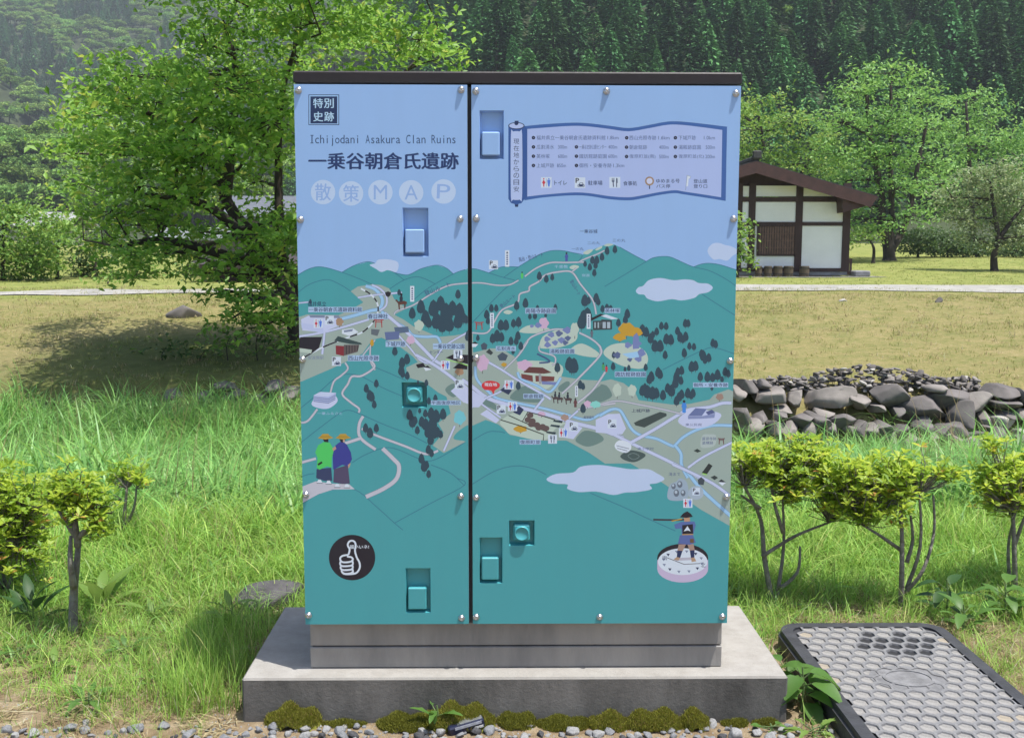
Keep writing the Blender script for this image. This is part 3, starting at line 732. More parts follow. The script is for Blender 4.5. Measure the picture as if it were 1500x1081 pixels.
for k in range(3): PR.line(BN, q('C6', (195, 305+14*k), (300, 318+14*k), (350, 292+14*k)), 0.8, (104, 112, 140))
bld('C4', ((1005, 790), (1080, 755), (1195, 785), (1185, 800), (1080, 775), (1010, 810)), BLACK); bld('C4', ((1018, 812), (1165, 805), (1165, 880), (1020, 885)), (52, 62, 66))
for k in range(5): PR.rect(BN, *qb('C4', 1030+26*k, 822, 1042+26*k, 868), (150, 168, 170))
bld('C5', ((0, 772), (40, 760), (140, 795), (85, 800)), (200, 208, 215)); bld('C5', ((5, 800), (88, 805), (90, 878), (0, 880)), (52, 62, 66))
for k in range(2): PR.rect(BN, *qb('C5', 15+35*k, 820, 40+35*k, 870), (160, 175, 180))
bld('C7', ((520, 275), (570, 225), (690, 230), (770, 275), (700, 285)), BROWN); bld('C7', ((500, 285), (600, 300), (795, 310), (790, 350), (600, 355), (505, 325)), (112, 62, 60)); bld('C7', ((600, 285), (625, 285), (628, 355), (605, 355)), PALE); bld('C7', ((655, 285), (678, 285), (680, 375), (658, 375)), (150, 150, 150)); bld('C7', ((680, 350), (815, 358), (800, 385), (685, 378)), ROCK)
bld('C7', ((315, 430), (350, 402), (420, 430), (390, 470)), (40, 52, 80)); bld('C7', ((430, 625), (480, 565), (525, 600), (490, 650)), (40, 52, 84)); bld('C7', ((290, 130), (335, 95), (385, 125), (365, 170), (310, 170)), (66, 80, 92)); bld('C7', ((145, 30), (175, 10), (205, 30), (195, 75), (155, 75)), (66, 80, 92)); bld('C7', ((190, 95), (220, 65), (255, 100), (235, 122)), (50, 60, 62)); bld('C7', ((65, 20), (95, 5), (125, 25), (100, 50), (70, 50)), WHITE); bld('C7', ((62, 20), (95, 2), (128, 25), (100, 22)), BLACK)
bld('C7', ((20, 130), (80, 125), (100, 150), (60, 200), (20, 190)), BLACK)
PR.line(BN, q('C7', (320, 690), (500, 745), (700, 820), (695, 870)), 1.5, (40, 50, 48)); PR.line(BN, q('C7', (390, 650), (510, 705), (560, 620), (640, 640), (800, 690)), 1.5, (40, 50, 48)); PR.line(BN, q('C7', (510, 705), (740, 800)), 1.5, (50, 56, 50))
for x, y in ((580, 650), (560, 690), (600, 700), (590, 730), (640, 735), (690, 750), (720, 765), (655, 760)): PR.ell(BN, *q1('C7', x, y), 5, 4.2, (92, 76, 74), 10)
for x, y in ((820, 705), (795, 745), (760, 805)): bld('C7', ((x-40, y), (x-30, y-14), (x+48, y-6), (x+40, y+14)), (38, 58, 66))
for c, x, y, s in (('C3', 583, 795, 56), ('C4', 118, 850, 66), ('C8', 955, 790, 50)):      # shrine gates
    px, py = q1(c, x, y); s = s/CR[c][2]; col = (160, 50, 52) if c != 'C8' else (105, 70, 72)
    PR.line(BN, [(px-s*.55, py-s*.42), (px, py-s*.36), (px+s*.55, py-s*.42)], 1.6, col); PR.line(BN, [(px-s*.42, py-s*.15), (px+s*.42, py-s*.15)], 1.1, col)
    PR.line(BN, [(px-s*.3, py-s*.4), (px-s*.36, py+s*.48)], 1.4, col); PR.line(BN, [(px+s*.3, py-s*.4), (px+s*.36, py+s*.48)], 1.4, col)
for c, x, y, r in (('C4', 690, 920, 26), ('C4', 750, 912, 28), ('C4', 815, 885, 32), ('C4', 655, 955, 25), ('C4', 660, 1000, 26), ('C4', 720, 985, 24), ('C4', 770, 965, 28), ('C4', 820, 950, 24), ('C4', 800, 985, 22), ('C4', 585, 845, 26), ('C4', 535, 852, 16), ('C8', 215, 30, 28), ('C8', 285, 20, 34), ('C8', 320, 90, 36), ('C8', 300, 140, 28), ('C8', 230, 145, 20), ('C8', 130, 110, 30)):
    px, py = q1(c, x, y); r = r/CR[c][2]
    PR.poly(BN, [(px+r*(1+.25*math.sin(3*a+x))*math.cos(a), py+.8*r*(1+.2*math.cos(4*a))*math.sin(a)) for a in np.linspace(0, 6.283, 12, endpoint=False)], ROCK if (x+y) % 3 else (84, 98, 130))
bld('C5', ((252, 1000), (258, 930), (285, 905), (302, 940), (305, 1030), (255, 1035)), ROCK); bld('C8', ((170, 100), (290, 80), (305, 125), (230, 135)), RIVER)
PR.line(BN, spline(q('C7', (640, 110), (720, 150), (750, 180), (660, 190)), 4), 2.6, (60, 84, 120))
bld('C8', ((262, 645), (300, 625), (470, 558), (520, 570), (522, 590), (345, 682), (275, 665)), (58, 72, 70)); bld('C8', ((690, 590), (750, 528), (840, 535), (800, 590)), (100, 112, 150)); bld('C8', ((690, 592), (800, 592), (905, 570), (900, 605), (800, 612), (692, 615)), (128, 138, 172)); bld('C8', ((830, 560), (880, 540), (908, 565), (850, 582)), (78, 88, 128))
PR.poly(BN, spline(q('C8', (155, 905), (230, 862), (330, 880), (352, 910), (270, 955), (190, 940)), 4, True), (66, 84, 82)); PR.line(BN, spline(q('C8', (215, 905), (260, 885), (305, 910), (260, 935)), 5, True), 0.8, (120, 136, 130), True)
PR.poly(BN, spline(q('C8', (110, 820), (150, 782), (230, 805), (240, 850), (200, 882), (130, 860)), 4, True), WHITE); PR.line(BN, q('C8', (125, 825), (225, 850)), 0.9, (90, 100, 120)); PR.line(BN, q('C8', (130, 845), (210, 866)), 0.9, (90, 100, 120))
bld('C8', ((800, 1040), (855, 965), (885, 985), (835, 1060)), (40, 48, 48)); PR.line(BN, q('C8', (805, 1045), (840, 1055)), 1.6, (150, 210, 90)); bld('C8', ((735, 865), (765, 850), (795, 870), (765, 880)), (46, 60, 56)); bld('C8', ((872, 1080), (900, 1062), (930, 1080)), (46, 60, 56))
bld('D2', ((1222, 80), (1240, 66), (1258, 82), (1252, 108), (1225, 105)), (62, 74, 80)); bld('D2', ((1288, 68), (1310, 58), (1328, 70), (1310, 82)), (46, 58, 58)); bld('D2', ((1330, 95), (1345, 80), (1368, 96), (1350, 112)), WHITE); bld('D2', ((1328, 92), (1345, 78), (1370, 94), (1352, 94)), (46, 52, 60))
PR.poly(BN, spline(q('D2', (1065, 180), (1075, 110), (1110, 90), (1130, 72), (1165, 95), (1172, 170), (1130, 190)), 4, True), (150, 166, 176)); PR.poly(BN, spline(q('D2', (1172, 160), (1190, 118), (1240, 118), (1250, 165), (1210, 186)), 4, True), (158, 172, 180))
for x, y, r in ((1095, 115, 12), (1128, 105, 14), (1110, 150, 15), (1145, 150, 13)): PR.ell(BN, *q1('D2', x, y), r/3.57, r*1.3/3.57, (96, 106, 116), 12); PR.ell(BN, *q1('D2', x-2, y-5), r*.5/3.57, r*.6/3.57, (172, 184, 190), 10)
PR.poly(BN, spline(q('C8', (790, 830), (805, 745), (860, 735), (912, 745), (905, 820), (840, 842)), 4, True), (168, 180, 172))
# horsemen and small people
for c, x, y, s in (('C3', 725, 665, 62), ('C7', 800, 500, 60), ('C7', 835, 505, 60), ('C7', 910, 510, 64)):
    px, py = q1(c, x, y); s = s/CR[c][2]; col = (92, 56, 48) if c == 'C3' else (76, 60, 62)
    PR.poly(BN, [(px+s*a, py+s*b) for a, b in ((-.62, -.25), (-.45, -.38), (-.3, -.15), (.3, -.22), (.58, -.1), (.62, .3), (.5, .05), (.42, .55), (.3, .55), (.3, .15), (-.15, .2), (-.1, .7), (-.25, .7), (-.32, .1), (-.45, -.1))], col)
    PR.poly(BN, [(px+s*a, py+s*b) for a, b in ((-.12, -.1), (-.18, -.5), (-.05, -.75), (.1, -.75), (.18, -.45), (.12, -.1))], (38, 48, 62)); PR.ell(BN, px+.02*s, py-.85*s, .13*s, .14*s, BLACK, 10)
for c, x, y, h, col in (('C4', 810, 305, 70, (70, 84, 150)), ('C4', 458, 450, 55, (80, 190, 90)), ('C8', 660, 515, 100, (62, 130, 200)), ('C8', 20, 200, 60, (70, 150, 90)), ('C8', 45, 215, 55, (190, 60, 70)), ('C7', 978, 540, 80, (96, 60, 62)), ('C4', 1010, 910, 60, (96, 100, 110))):
    px, py = q1(c, x, y); h = h/CR[c][2]
    PR.poly(BN, [(px+h*a, py+h*b) for a, b in ((-.12, -.3), (.12, -.3), (.22, .05), (.14, .1), (.14, .5), (-.14, .5), (-.14, .1), (-.22, .05))], col); PR.ell(BN, px, py-.4*h, .11*h, .12*h, (48, 44, 52), 10)
# two men in straw hats
FN = 'printed_walkers'
def fig(c, pts, col): PR.poly(FN, q(c, *pts), col)
fig('C6', ((215, 820), (320, 810), (328, 905), (270, 905), (212, 885)), (48, 60, 92)); fig('C6', ((340, 820), (440, 790), (455, 925), (400, 928), (335, 915)), (76, 68, 94))
fig('C6', ((205, 700), (225, 650), (265, 625), (310, 630), (345, 690), (340, 720), (325, 735), (322, 810), (290, 800), (235, 825), (215, 810), (222, 740)), (74, 190, 92))
fig('C6', ((330, 720), (350, 650), (390, 620), (430, 640), (462, 700), (470, 750), (445, 800), (400, 790), (335, 825)), (52, 58, 132)); PR.line(FN, q('C6', (225, 790), (255, 770)), 3.0, BLACK); fig('C6', ((440, 790), (460, 775), (455, 800), (445, 815)), (176, 140, 118)); fig('C6', ((328, 672), (350, 655), (358, 675), (335, 692)), (176, 140, 118))
fig('C6', ((258, 600), (300, 600), (300, 628), (270, 625)), BLACK); fig('C6', ((378, 605), (425, 605), (415, 628), (392, 628)), BLACK); PR.ell(FN, *q1('C6', 412, 618), 1.6, 2.2, (186, 150, 130), 10)
for x, y in ((278, 588), (405, 588)): fig('C6', ((x-55, y+10), (x-30, y-8), (x-22, y-20), (x+20, y-22), (x+30, y-8), (x+60, y+8), (x, y+20)), (176, 142, 54)); PR.line(FN, q('C6', (x-35, y), (x+35, y)), 0.6, (120, 95, 40))
for x, y in ((235, 908), (300, 915), (362, 938), (432, 940)): fig('C6', ((x-18, y+12), (x-8, y-12), (x+10, y-12), (x+22, y+12)), WHITE); PR.line(FN, q('C6', (x-20, y+14), (x+24, y+14)), 0.8, BLACK)
# the gunner on the compass
FN = 'printed_gunner'
PR.ell(FN, *q1('D2', 1143, 490), 37.5, 21, BLACK); PR.ell(FN, *q1('D2', 1143, 546), 37.3, 20, (188, 172, 192)); PR.poly(FN, q('D2', (1010, 500), (1276, 500), (1276, 548), (1010, 548)), (188, 172, 192)); PR.ell(FN, *q1('D2', 1143, 508), 36.3, 19.6, WHITE, 40)
for k in range(12):
    a = k*math.pi/6+.2; x, y = 1143+102*math.cos(a), 508+54*math.sin(a)
    fig('D2', ((x-9, y-6), (x+9, y-5), (x+1, y+9)), NAVY if k % 3 == 1 else GREY)
PR.line(FN, q('D2', (1062, 488), (1150, 522), (1235, 518)), 0.9, BLACK); PR.line(FN, q('D2', (1100, 497), (1200, 492)), 4.0, (176, 172, 178)); PR.text(FN, '南', qb('D2', 1036, 478, 1062, 500), NAVY); PR.text(FN, '北', qb('D2', 1238, 512, 1262, 540), NAVY)
fig('D2', ((1122, 418), (1160, 418), (1142, 455), (1115, 452)), (160, 132, 116)); fig('D2', ((1168, 420), (1200, 416), (1206, 450), (1180, 452)), (160, 132, 116)); fig('D2', ((1115, 450), (1142, 452), (1130, 488), (1112, 486)), NAVY); fig('D2', ((1180, 450), (1205, 448), (1204, 488), (1186, 488)), NAVY); fig('D2', ((1095, 498), (1112, 484), (1130, 488), (1122, 502)), (170, 140, 110)); fig('D2', ((1186, 488), (1204, 486), (1214, 506), (1190, 510)), (170, 140, 110))
fig('D2', ((1128, 370), (1196, 368), (1212, 408), (1180, 420), (1118, 415)), (84, 100, 150)); fig('D2', ((1098, 315), (1135, 300), (1205, 298), (1212, 318), (1198, 368), (1138, 368), (1135, 335), (1105, 338)), (84, 104, 152)); fig('D2', ((1140, 318), (1196, 312), (1198, 362), (1142, 364)), BLACK); fig('D2', ((1148, 350), (1168, 322), (1185, 350), (1170, 345)), WHITE); PR.line(FN, q('D2', (1140, 367), (1198, 366)), 1.3, OCHRE); fig('D2', ((1180, 390), (1200, 388), (1202, 410), (1182, 410)), (100, 78, 50))
fig('D2', ((1148, 278), (1180, 276), (1182, 298), (1152, 300)), (178, 140, 110)); PR.line(FN, q('D2', (989, 289), (1120, 291), (1150, 288)), 2.6, (56, 50, 60)); PR.line(FN, q('D2', (1085, 297), (1140, 285)), 1.6, OCHRE); fig('D2', ((1128, 276), (1146, 256), (1166, 245), (1186, 258), (1196, 274), (1162, 280)), BLACK)
# the thumb sign
FN = 'printed_thumb_sign'
PR.ell(FN, *q1('D1', 450, 547), 34, 33.3, BLACK, 48)
for pts in (((425, 528), (433, 492), (420, 462), (430, 438), (450, 431), (468, 440), (475, 465), (470, 500), (482, 545), (500, 580), (503, 615), (485, 648), (455, 659), (400, 660), (380, 645)), ((425, 528), (385, 535), (368, 552), (376, 574), (400, 580), (440, 575), (455, 560), (445, 545), (415, 540)),
            ((372, 572), (368, 592), (385, 606), (440, 603), (455, 590), (452, 570)), ((374, 602), (372, 622), (390, 633), (440, 630), (454, 618), (452, 600)), ((380, 630), (380, 645), (400, 658), (440, 655), (455, 642), (452, 625)), ((455, 640), (456, 655))):
    PR.line(FN, spline(q('D1', *pts), 5), 2.7, WHITE)
PR.text(FN, '福いいネ!', qb('D1', 432, 460, 566, 487), WHITE, 0.02)

# ---- pictograms
IN = 'pictogram'
IN_FIX = None
def pick():
    global IN
    _cnt[0] += 1; IN = IN_FIX or 'pictogram#%d' % _cnt[0]
def ic_bg(px, py, s): PR.rect(IN, px-s/2, py-s/2, px+s/2, py+s/2, ICON)
def ic_park(px, py, s):
    pick(); ic_bg(px, py, s); PR.text(IN, 'P', (px-s*.4, py-s*.42, px-s*.1, py+s*.02), BLACK, 0.04)
    PR.poly(IN, [(px+s*a, py+s*b) for a, b in ((-.22, .38), (-.22, .2), (-.1, .16), (-.02, 0), (.26, 0), (.34, .16), (.42, .2), (.42, .38))], NAVY); PR.poly(IN, [(px+s*a, py+s*b) for a, b in ((-.03, .15), (.02, .05), (.22, .05), (.27, .15))], ICON)
    for a in (-.12, .32): PR.ell(IN, px+s*a, py+s*.27, s*.055, s*.05, ICON, 8)
def ic_toilet(px, py, s):
    pick(); ic_bg(px, py, s)
    for a, c in ((-.24, RED), (.24, BLUE)):
        PR.ell(IN, px+s*a, py-s*.34, s*.07, s*.07, c, 10); PR.poly(IN, [(px+s*(a+u), py+s*v) for u, v in (((0, -.26), (.16, .02), (.05, .16), (.05, .4), (-.05, .4), (-.05, .16), (-.16, .02)) if c == RED else ((-.16, -.25), (.16, -.25), (.12, .08), (.06, .4), (-.06, .4), (-.12, .08)))], c)
    PR.line(IN, [(px, py-s*.38), (px, py+s*.38)], 0.5, GREY)
def ic_food(px, py, s):
    pick(); ic_bg(px, py, s)
    PR.line(IN, [(px-s*.16, py-s*.1), (px-s*.13, py+s*.4)], s*.09, NAVY)
    for a in (-.25, -.16, -.07): PR.line(IN, [(px+s*a, py-s*.4), (px+s*a, py-s*.12)], s*.05, NAVY)
    PR.rect(IN, px-s*.28, py-s*.16, px-s*.04, py-s*.06, NAVY); PR.poly(IN, [(px+s*a, py+s*b) for a, b in ((.12, -.42), (.24, -.36), (.25, .05), (.2, .05), (.2, .42), (.12, .42))], NAVY)
def ic_flag(px, py, h):
    pick()
    PR.rect(IN, px-h*.13, py-h*.5, px+h*.13, py+h*.5, WHITE); PR.poly(IN, [(px+h*a, py+h*b) for a, b in ((-.07, -.3), (0, -.44), (.07, -.3))], NAVY)
    for k in range(5): PR.rect(IN, px-h*.05, py-h*.22+k*h*.13, px+h*.05, py-h*.14+k*h*.13, LTEXT)
for c, x, y in (('C3', 270, 775), ('C3', 315, 1035), ('C4', 232, 368), ('C6', 1243, 212), ('C7', 325, 598), ('C7', 962, 750), ('C8', 90, 652)): ic_park(*q1(c, x, y), 13.2)
ic_park(*q1('D2', 1213, 142), 11)
for c, x, y in (('C3', 200, 795), ('C3', 1005, 1060), ('C7', 395, 382), ('C7', 425, 573), ('C7', 873, 803), ('D2', 1170, 203)): ic_toilet(*q1(c, x, y), 13.4)
for c, x, y in (('C3', 1085, 990), ('C7', 777, 860)): ic_food(*q1(c, x, y), 13)
for c, x, y, h in (('C3', 795, 608, 23), ('C4', 340, 318, 24), ('C4', 220, 808, 22), ('C4', 985, 815, 22), ('C7', 988, 440, 16)): ic_flag(*q1(c, x, y), h)
pick(); PR.poly(IN, q('C3', (622, 600), (642, 592), (662, 600), (655, 620), (642, 630), (628, 620)), BLACK)
pick(); PR.poly(IN, spline(q('C7', (152, 385), (190, 352), (250, 348), (308, 370), (308, 405), (270, 430), (258, 465), (235, 432), (180, 425)), 4, True), (198, 46, 52)); PR.text(IN, '現在地', qb('C7', 178, 365, 288, 396), WHITE, 0.02)
# ---- place names
PN = 'printed_place_names'
def name(body, c, x0, y0, x1, y1, col=NAVY, halo=True, bold=0.012, rot=0.0):
    b = qb(c, x0, y0, x1, y1)
    if halo: PR.rect(PN, b[0]-.8, b[1]-.8, b[2]+.8, b[3]+.8, HALO)
    PR.text(PN, body, b, col, bold, rot)
name('福井県立', 'C3', 133, 656, 250, 688, halo=False); name('一乗谷朝倉氏遺跡資料館', 'C3', 140, 694, 475, 722); name('春日神社', 'C3', 515, 735, 640, 765); name('西山光照寺跡', 'C3', 390, 1000, 582, 1030); name('下城戸跡', 'C3', 630, 910, 750, 940); name('一乗谷史跡公園', 'C3', 930, 925, 1125, 955); name('センター', 'C3', 905, 966, 990, 988, LTEXT, False)
name('安波賀駅', 'C3', 135, 1000, 235, 1022, GREY, False); name('一乗谷城', 'C4', 915, 88, 1055, 118, halo=False); name('二の丸', 'C4', 975, 184, 1075, 208, LTEXT, False, 0); name('一の丸', 'C4', 850, 230, 945, 254, LTEXT, False, 0); name('三の丸', 'C5', 92, 162, 195, 188, LTEXT, False, 0); name('千畳敷', 'C4', 715, 370, 820, 395, HALO, False, 0); name('宿直', 'C4', 930, 440, 995, 462, HALO, False, 0)
name('南陽寺跡庭園', 'C4', 488, 714, 725, 750); name('湯殿跡庭園', 'C4', 680, 1035, 870, 1068); name('瓜割清水', 'C4', 255, 1015, 405, 1045); name('英林塚', 'C5', 35, 715, 150, 745); name('朝倉館跡', 'C7', 525, 465, 695, 500); name('復原町並', 'C7', 492, 868, 668, 902); name('諏訪館跡庭園', 'C8', 115, 243, 355, 278); name('御所・安養寺跡', 'C8', 735, 330, 1005, 360)
name('上城戸跡', 'C8', 245, 535, 390, 562, halo=False); name('東公民館', 'C8', 670, 648, 800, 670, LTEXT, False, 0); name('盛源寺跡', 'C8', 802, 757, 915, 782, LTEXT, False, 0); name('遺構跡', 'C8', 802, 790, 890, 815, LTEXT, False, 0); name('東小学校', 'C8', 290, 838, 420, 860, LTEXT, False, 0); name('平面復原地区', 'C6', 1042, 330, 1250, 356); name('一乗ふるさと', 'C6', 220, 410, 400, 430, HALO, False, 0)
name('馬出・登山ルート', 'C4', 430, 290, 625, 325, LTEXT, False, 0.01, -.22); name('登山ルート', 'C4', 270, 640, 415, 672, LTEXT, False, 0.01, -.66); name('登山ルート', 'C4', 815, 530, 945, 562, LTEXT, False, 0.01, 1.05); name('登山ルート', 'C3', 868, 560, 1040, 592, LTEXT, False, 0.01, -.38); name('滝まで', 'D2', 1070, 42, 1130, 60, LTEXT, False, 0); name('義景墓所', 'C7', 1050, 655, 1145, 680, LTEXT, False, 0)

# ---- titles
TT = 'printed_title'
b = qb('C1', 150, 230, 361, 440)
PR.rect(TT, *b, NAVY); PR.rect(TT, b[0]+1, b[1]+1, b[2]-1, b[3]-1, (150, 184, 220)); PR.rect(TT, b[0]+2.8, b[1]+2.8, b[2]-2.8, b[3]-2.2, NAVY)
for ch, x, y in (('特', 216, 290), ('別', 290, 290), ('史', 217, 382), ('跡', 292, 382)): PR.text(TT, ch, qb('C1', x-33, y-33, x+33, y+33), (170, 200, 228), 0.018)
line1 = 'Ichijodani Asakura Clan Ruins'
x_h = glyphs('x', 0)[0]; x_w = x_h[:, 0].max()-x_h[:, 0].min()
capH = glyphs('I', 0)[0]; capH = capH[:, 1].max()-capH[:, 1].min()
for i, ch in enumerate(line1):
    if ch == ' ': continue
    V, T = glyphs(ch, 0.0); ky = 58/4.7/capH; lo, hi = V.min(0), V.max(0)
    cx, base = q1('C1', 174+34.9*i, 566)
    wpx = (hi[0]-lo[0])*ky*0.86
    wpx = min(wpx, 6.3)
    if ch == 'I':                                    # a slab-serif capital I, as in the lettering
        PR.rect(TT, cx-2.2, base-12.2, cx+2.2, base-11.1, (34, 62, 100)); PR.rect(TT, cx-2.2, base-1.1, cx+2.2, base, (34, 62, 100))
    PR.text(TT, ch, (cx-wpx/2, base-hi[1]*ky, cx+wpx/2, base-lo[1]*ky), (34, 62, 100), 0.004)
PR.text(TT, '一乗谷朝倉氏遺跡', qb('C1', 152, 632, 1182, 746), (26, 48, 92), 0.030)
for ch, x, y in (('散', 250, 901), ('策', 443, 910), ('M', 645, 902), ('A', 857, 903), ('P', 1080, 897)):
    PR.ell(TT, *q1('C1', x, y), 84/4.7, 84/4.7, (178, 196, 228), 44)
    r = 54 if ch in '散策' else 46
    PR.text(TT, ch, qb('C1', x-r, y-r-4, x+r, y+r+4), (138, 166, 206), 0.012 if ch in '散策' else 0.0, 0.05 if ch == 'P' else 0)
# ---- the scroll with the distances
SN = 'printed_scroll'
top = ((315, 340), (420, 330), (560, 322), (650, 325), (760, 338), (860, 350), (960, 335), (1050, 318), (1110, 315), (1200, 322), (1375, 343))
bot = ((1368, 731), (1250, 712), (1150, 697), (1100, 690), (1020, 700), (930, 718), (860, 728), (760, 722), (650, 705), (560, 702), (420, 712), (315, 728))
PR.poly(SN, spline(q('C2', *top), 4)+spline(q('C2', *bot), 4), FRAME)
top = ((330, 355), (420, 348), (560, 339), (650, 342), (760, 355), (860, 367), (960, 352), (1050, 335), (1110, 332), (1200, 340), (1350, 360))
bot = ((1344, 712), (1250, 697), (1150, 682), (1100, 675), (1020, 685), (930, 702), (860, 712), (760, 706), (650, 690), (560, 687), (420, 698), (330, 708))
PR.poly(SN, spline(q('C2', *top), 4)+spline(q('C2', *bot), 4), SCROLL)
PR.poly(SN, q('C2', (264, 312), (284, 312), (286, 340), (262, 340)), NAVY); PR.poly(SN, q('C2', (264, 742), (284, 742), (282, 762), (266, 762)), NAVY)
PR.poly(SN, q('C2', (231, 340), (316, 340), (329, 352), (329, 712), (316, 720), (300, 742), (273, 750), (245, 742), (231, 720)), (46, 82, 138)); PR.poly(SN, spline(q('C2', (244, 385), (256, 368), (290, 368), (303, 385), (303, 705), (290, 724), (256, 724), (244, 705)), 3, True), (172, 186, 218))
PR.ell(SN, *q1('C2', 273, 338), 12, 5.2, NAVY); PR.ell(SN, *q1('C2', 273, 338), 10.6, 4.0, (172, 186, 218)); PR.ell(SN, *q1('C2', 273, 326), 3, 2.6, NAVY, 14)
for i, ch in enumerate('現在地からの目安'): PR.text(SN, ch, qb('C2', 258, 406+35.6*i, 287, 434+35.6*i), NAVY, 0.008)
def entry(c, y, items):
    for it in items:
        if len(it) == 1: px, py = q1(c, it[0], y); PR.ell(SN, px, py, 2.6, 2.6, BLACK, 16); PR.ell(SN, px, py, .8, .8, (110, 120, 160), 8)
        else: PR.text(SN, it[0], qb(c, it[1], y-(27 if ord(it[0][0]) > 255 else 22), it[2], y+(27 if ord(it[0][0]) > 255 else 22)), LTEXT, 0.006)
entry('F6', 267, ((178,), ('福井県立一乗谷朝倉氏遺跡資料館', 215, 1055), ('1.8km', 1080, 1215))); entry('F6', 380, ((178,), ('瓜割清水', 215, 430), ('300m', 478, 588), (702,), ('一乗谷史跡公園センター', 738, 1065), ('400m', 1090, 1198)))
entry('F6', 493, ((178,), ('英林塚', 215, 375), ('600m', 478, 588), (702,), ('諏訪館跡庭園', 735, 1070), ('600m', 1090, 1198))); entry('F6', 606, ((178,), ('上城戸跡', 215, 430), ('850m', 465, 575), (702,), ('御所・安養寺跡', 735, 1130), ('1.3km', 1150, 1285)))
entry('F7', 268, ((150,), ('西山光照寺跡', 182, 510), ('1.6km', 535, 672), (743,), ('下城戸跡', 782, 992), ('1.0km', 1090, 1225))); entry('F7', 383, ((148,), ('朝倉館跡', 182, 398), ('400m', 545, 660), (743,), ('湯殿跡庭園', 782, 1052), ('500m', 1112, 1225)))
entry('F7', 497, ((148,), ('復原町並(南)', 182, 500), ('500m', 545, 660), (743,), ('復原町並(北)', 782, 1090), ('200m', 1108, 1225)))
for body, c, x0, y0, x1, y1 in (('トイレ', 'F6', 432, 790, 585, 842), ('駐車場', 'F6', 845, 790, 1018, 845), ('食事処', 'F7', 108, 796, 275, 850), ('ゆめまる号', 'F7', 510, 770, 795, 818), ('バス停', 'F7', 510, 834, 680, 880), ('登山道', 'F7', 965, 772, 1130, 820), ('登り口', 'F7', 965, 835, 1130, 880)):
    PR.text(SN, body, qb(c, x0, y0, x1, y1), NAVY, 0.012)
IN_FIX = SN
ic_toilet(*q1('F6', 335, 812), 15.5); ic_park(*q1('F6', 745, 815), 15.5); ic_food(*q1('F6', 1170, 812), 16)
px, py = q1('F7', 428, 795); PR.line(SN, [(px, py), (px, py+11.5)], 1.5, NAVY); PR.ell(SN, px, py, 6.6, 6.6, (150, 122, 92), 26); PR.ell(SN, px, py, 4.4, 4.4, (196, 198, 214), 20)
PR.poly(SN, q('F7', (885, 725), (930, 740), (920, 765), (905, 765), (895, 860), (875, 860)), WHITE); PR.line(SN, q('F7', (885, 725), (868, 905)), 0.6, GREY); PR.line(SN, q('F7', (885, 725), (932, 740), (918, 768)), 0.6, GREY)

# ---- the cabinet itself
M_steel = mat('stainless_steel', (.55, .54, .53), 0.28, 0.1, 40, metal=1.0)
M_cap = mat('brown_black_paint', (.014, .009, .011), 0.5, 0.25, 14, bump=0.05)
M_body = mat('dark_painted_steel', (.035, .035, .045), 0.5, 0.2, 10)
M_rail = mat('grey_base_rail', (.19, .185, .18), 0.6, 0.0, 1.6, col2=(.34, .32, .295), bump=0.15, bscale=25, stretch=(3, 3, .8))
cab = empty('utility_cabinet', ((CX0+CX1)/2, 0.22, 0.12), 'roadside electrical cabinet printed with an illustrated sightseeing map, on a concrete slab', 'utility cabinet')
def part(name, mb_or_me, mats=None, parent=cab, smooth=False):
    me = mb_or_me.mesh(name, mats, smooth) if isinstance(mb_or_me, MB) else mb_or_me
    o = obj(name, me, parent)
    base = parent.matrix_world.translation if parent is cab else Vector((0, 0, 0))
    if parent is cab:
        o.location = -Vector(cab.location)
    return o
CD = 0.45
body = MB(); body.box(CX0+0.004, CX1-0.004, 0.022, CD, CZ0-0.006, CZ1+0.002, bev=0.004); part('cabinet_body', body, M_body)
cap = MB(); cap.box(CX0-0.003, CX1+0.004, 0.004, CD+0.008, CZ1+0.004, CZ1+0.0335, bev=0.004); part('cap', cap, M_cap)
zr = [0.122, 0.176, 0.179, 0.236]
for a, bb, dy in ((0.1215, 0.1775, 0.026), (0.1805, 0.2435, 0.030)):
    r_ = MB(); r_.box(CX0+0.002+0.004, CX1-0.006, dy, CD-0.01, a, bb, bev=0.002); part('base_rail', r_, M_rail)
r_ = MB(); r_.box(CX0+0.012, CX1-0.012, 0.036, CD-0.014, 0.1205, 0.246); part('base_core', r_, M_body)

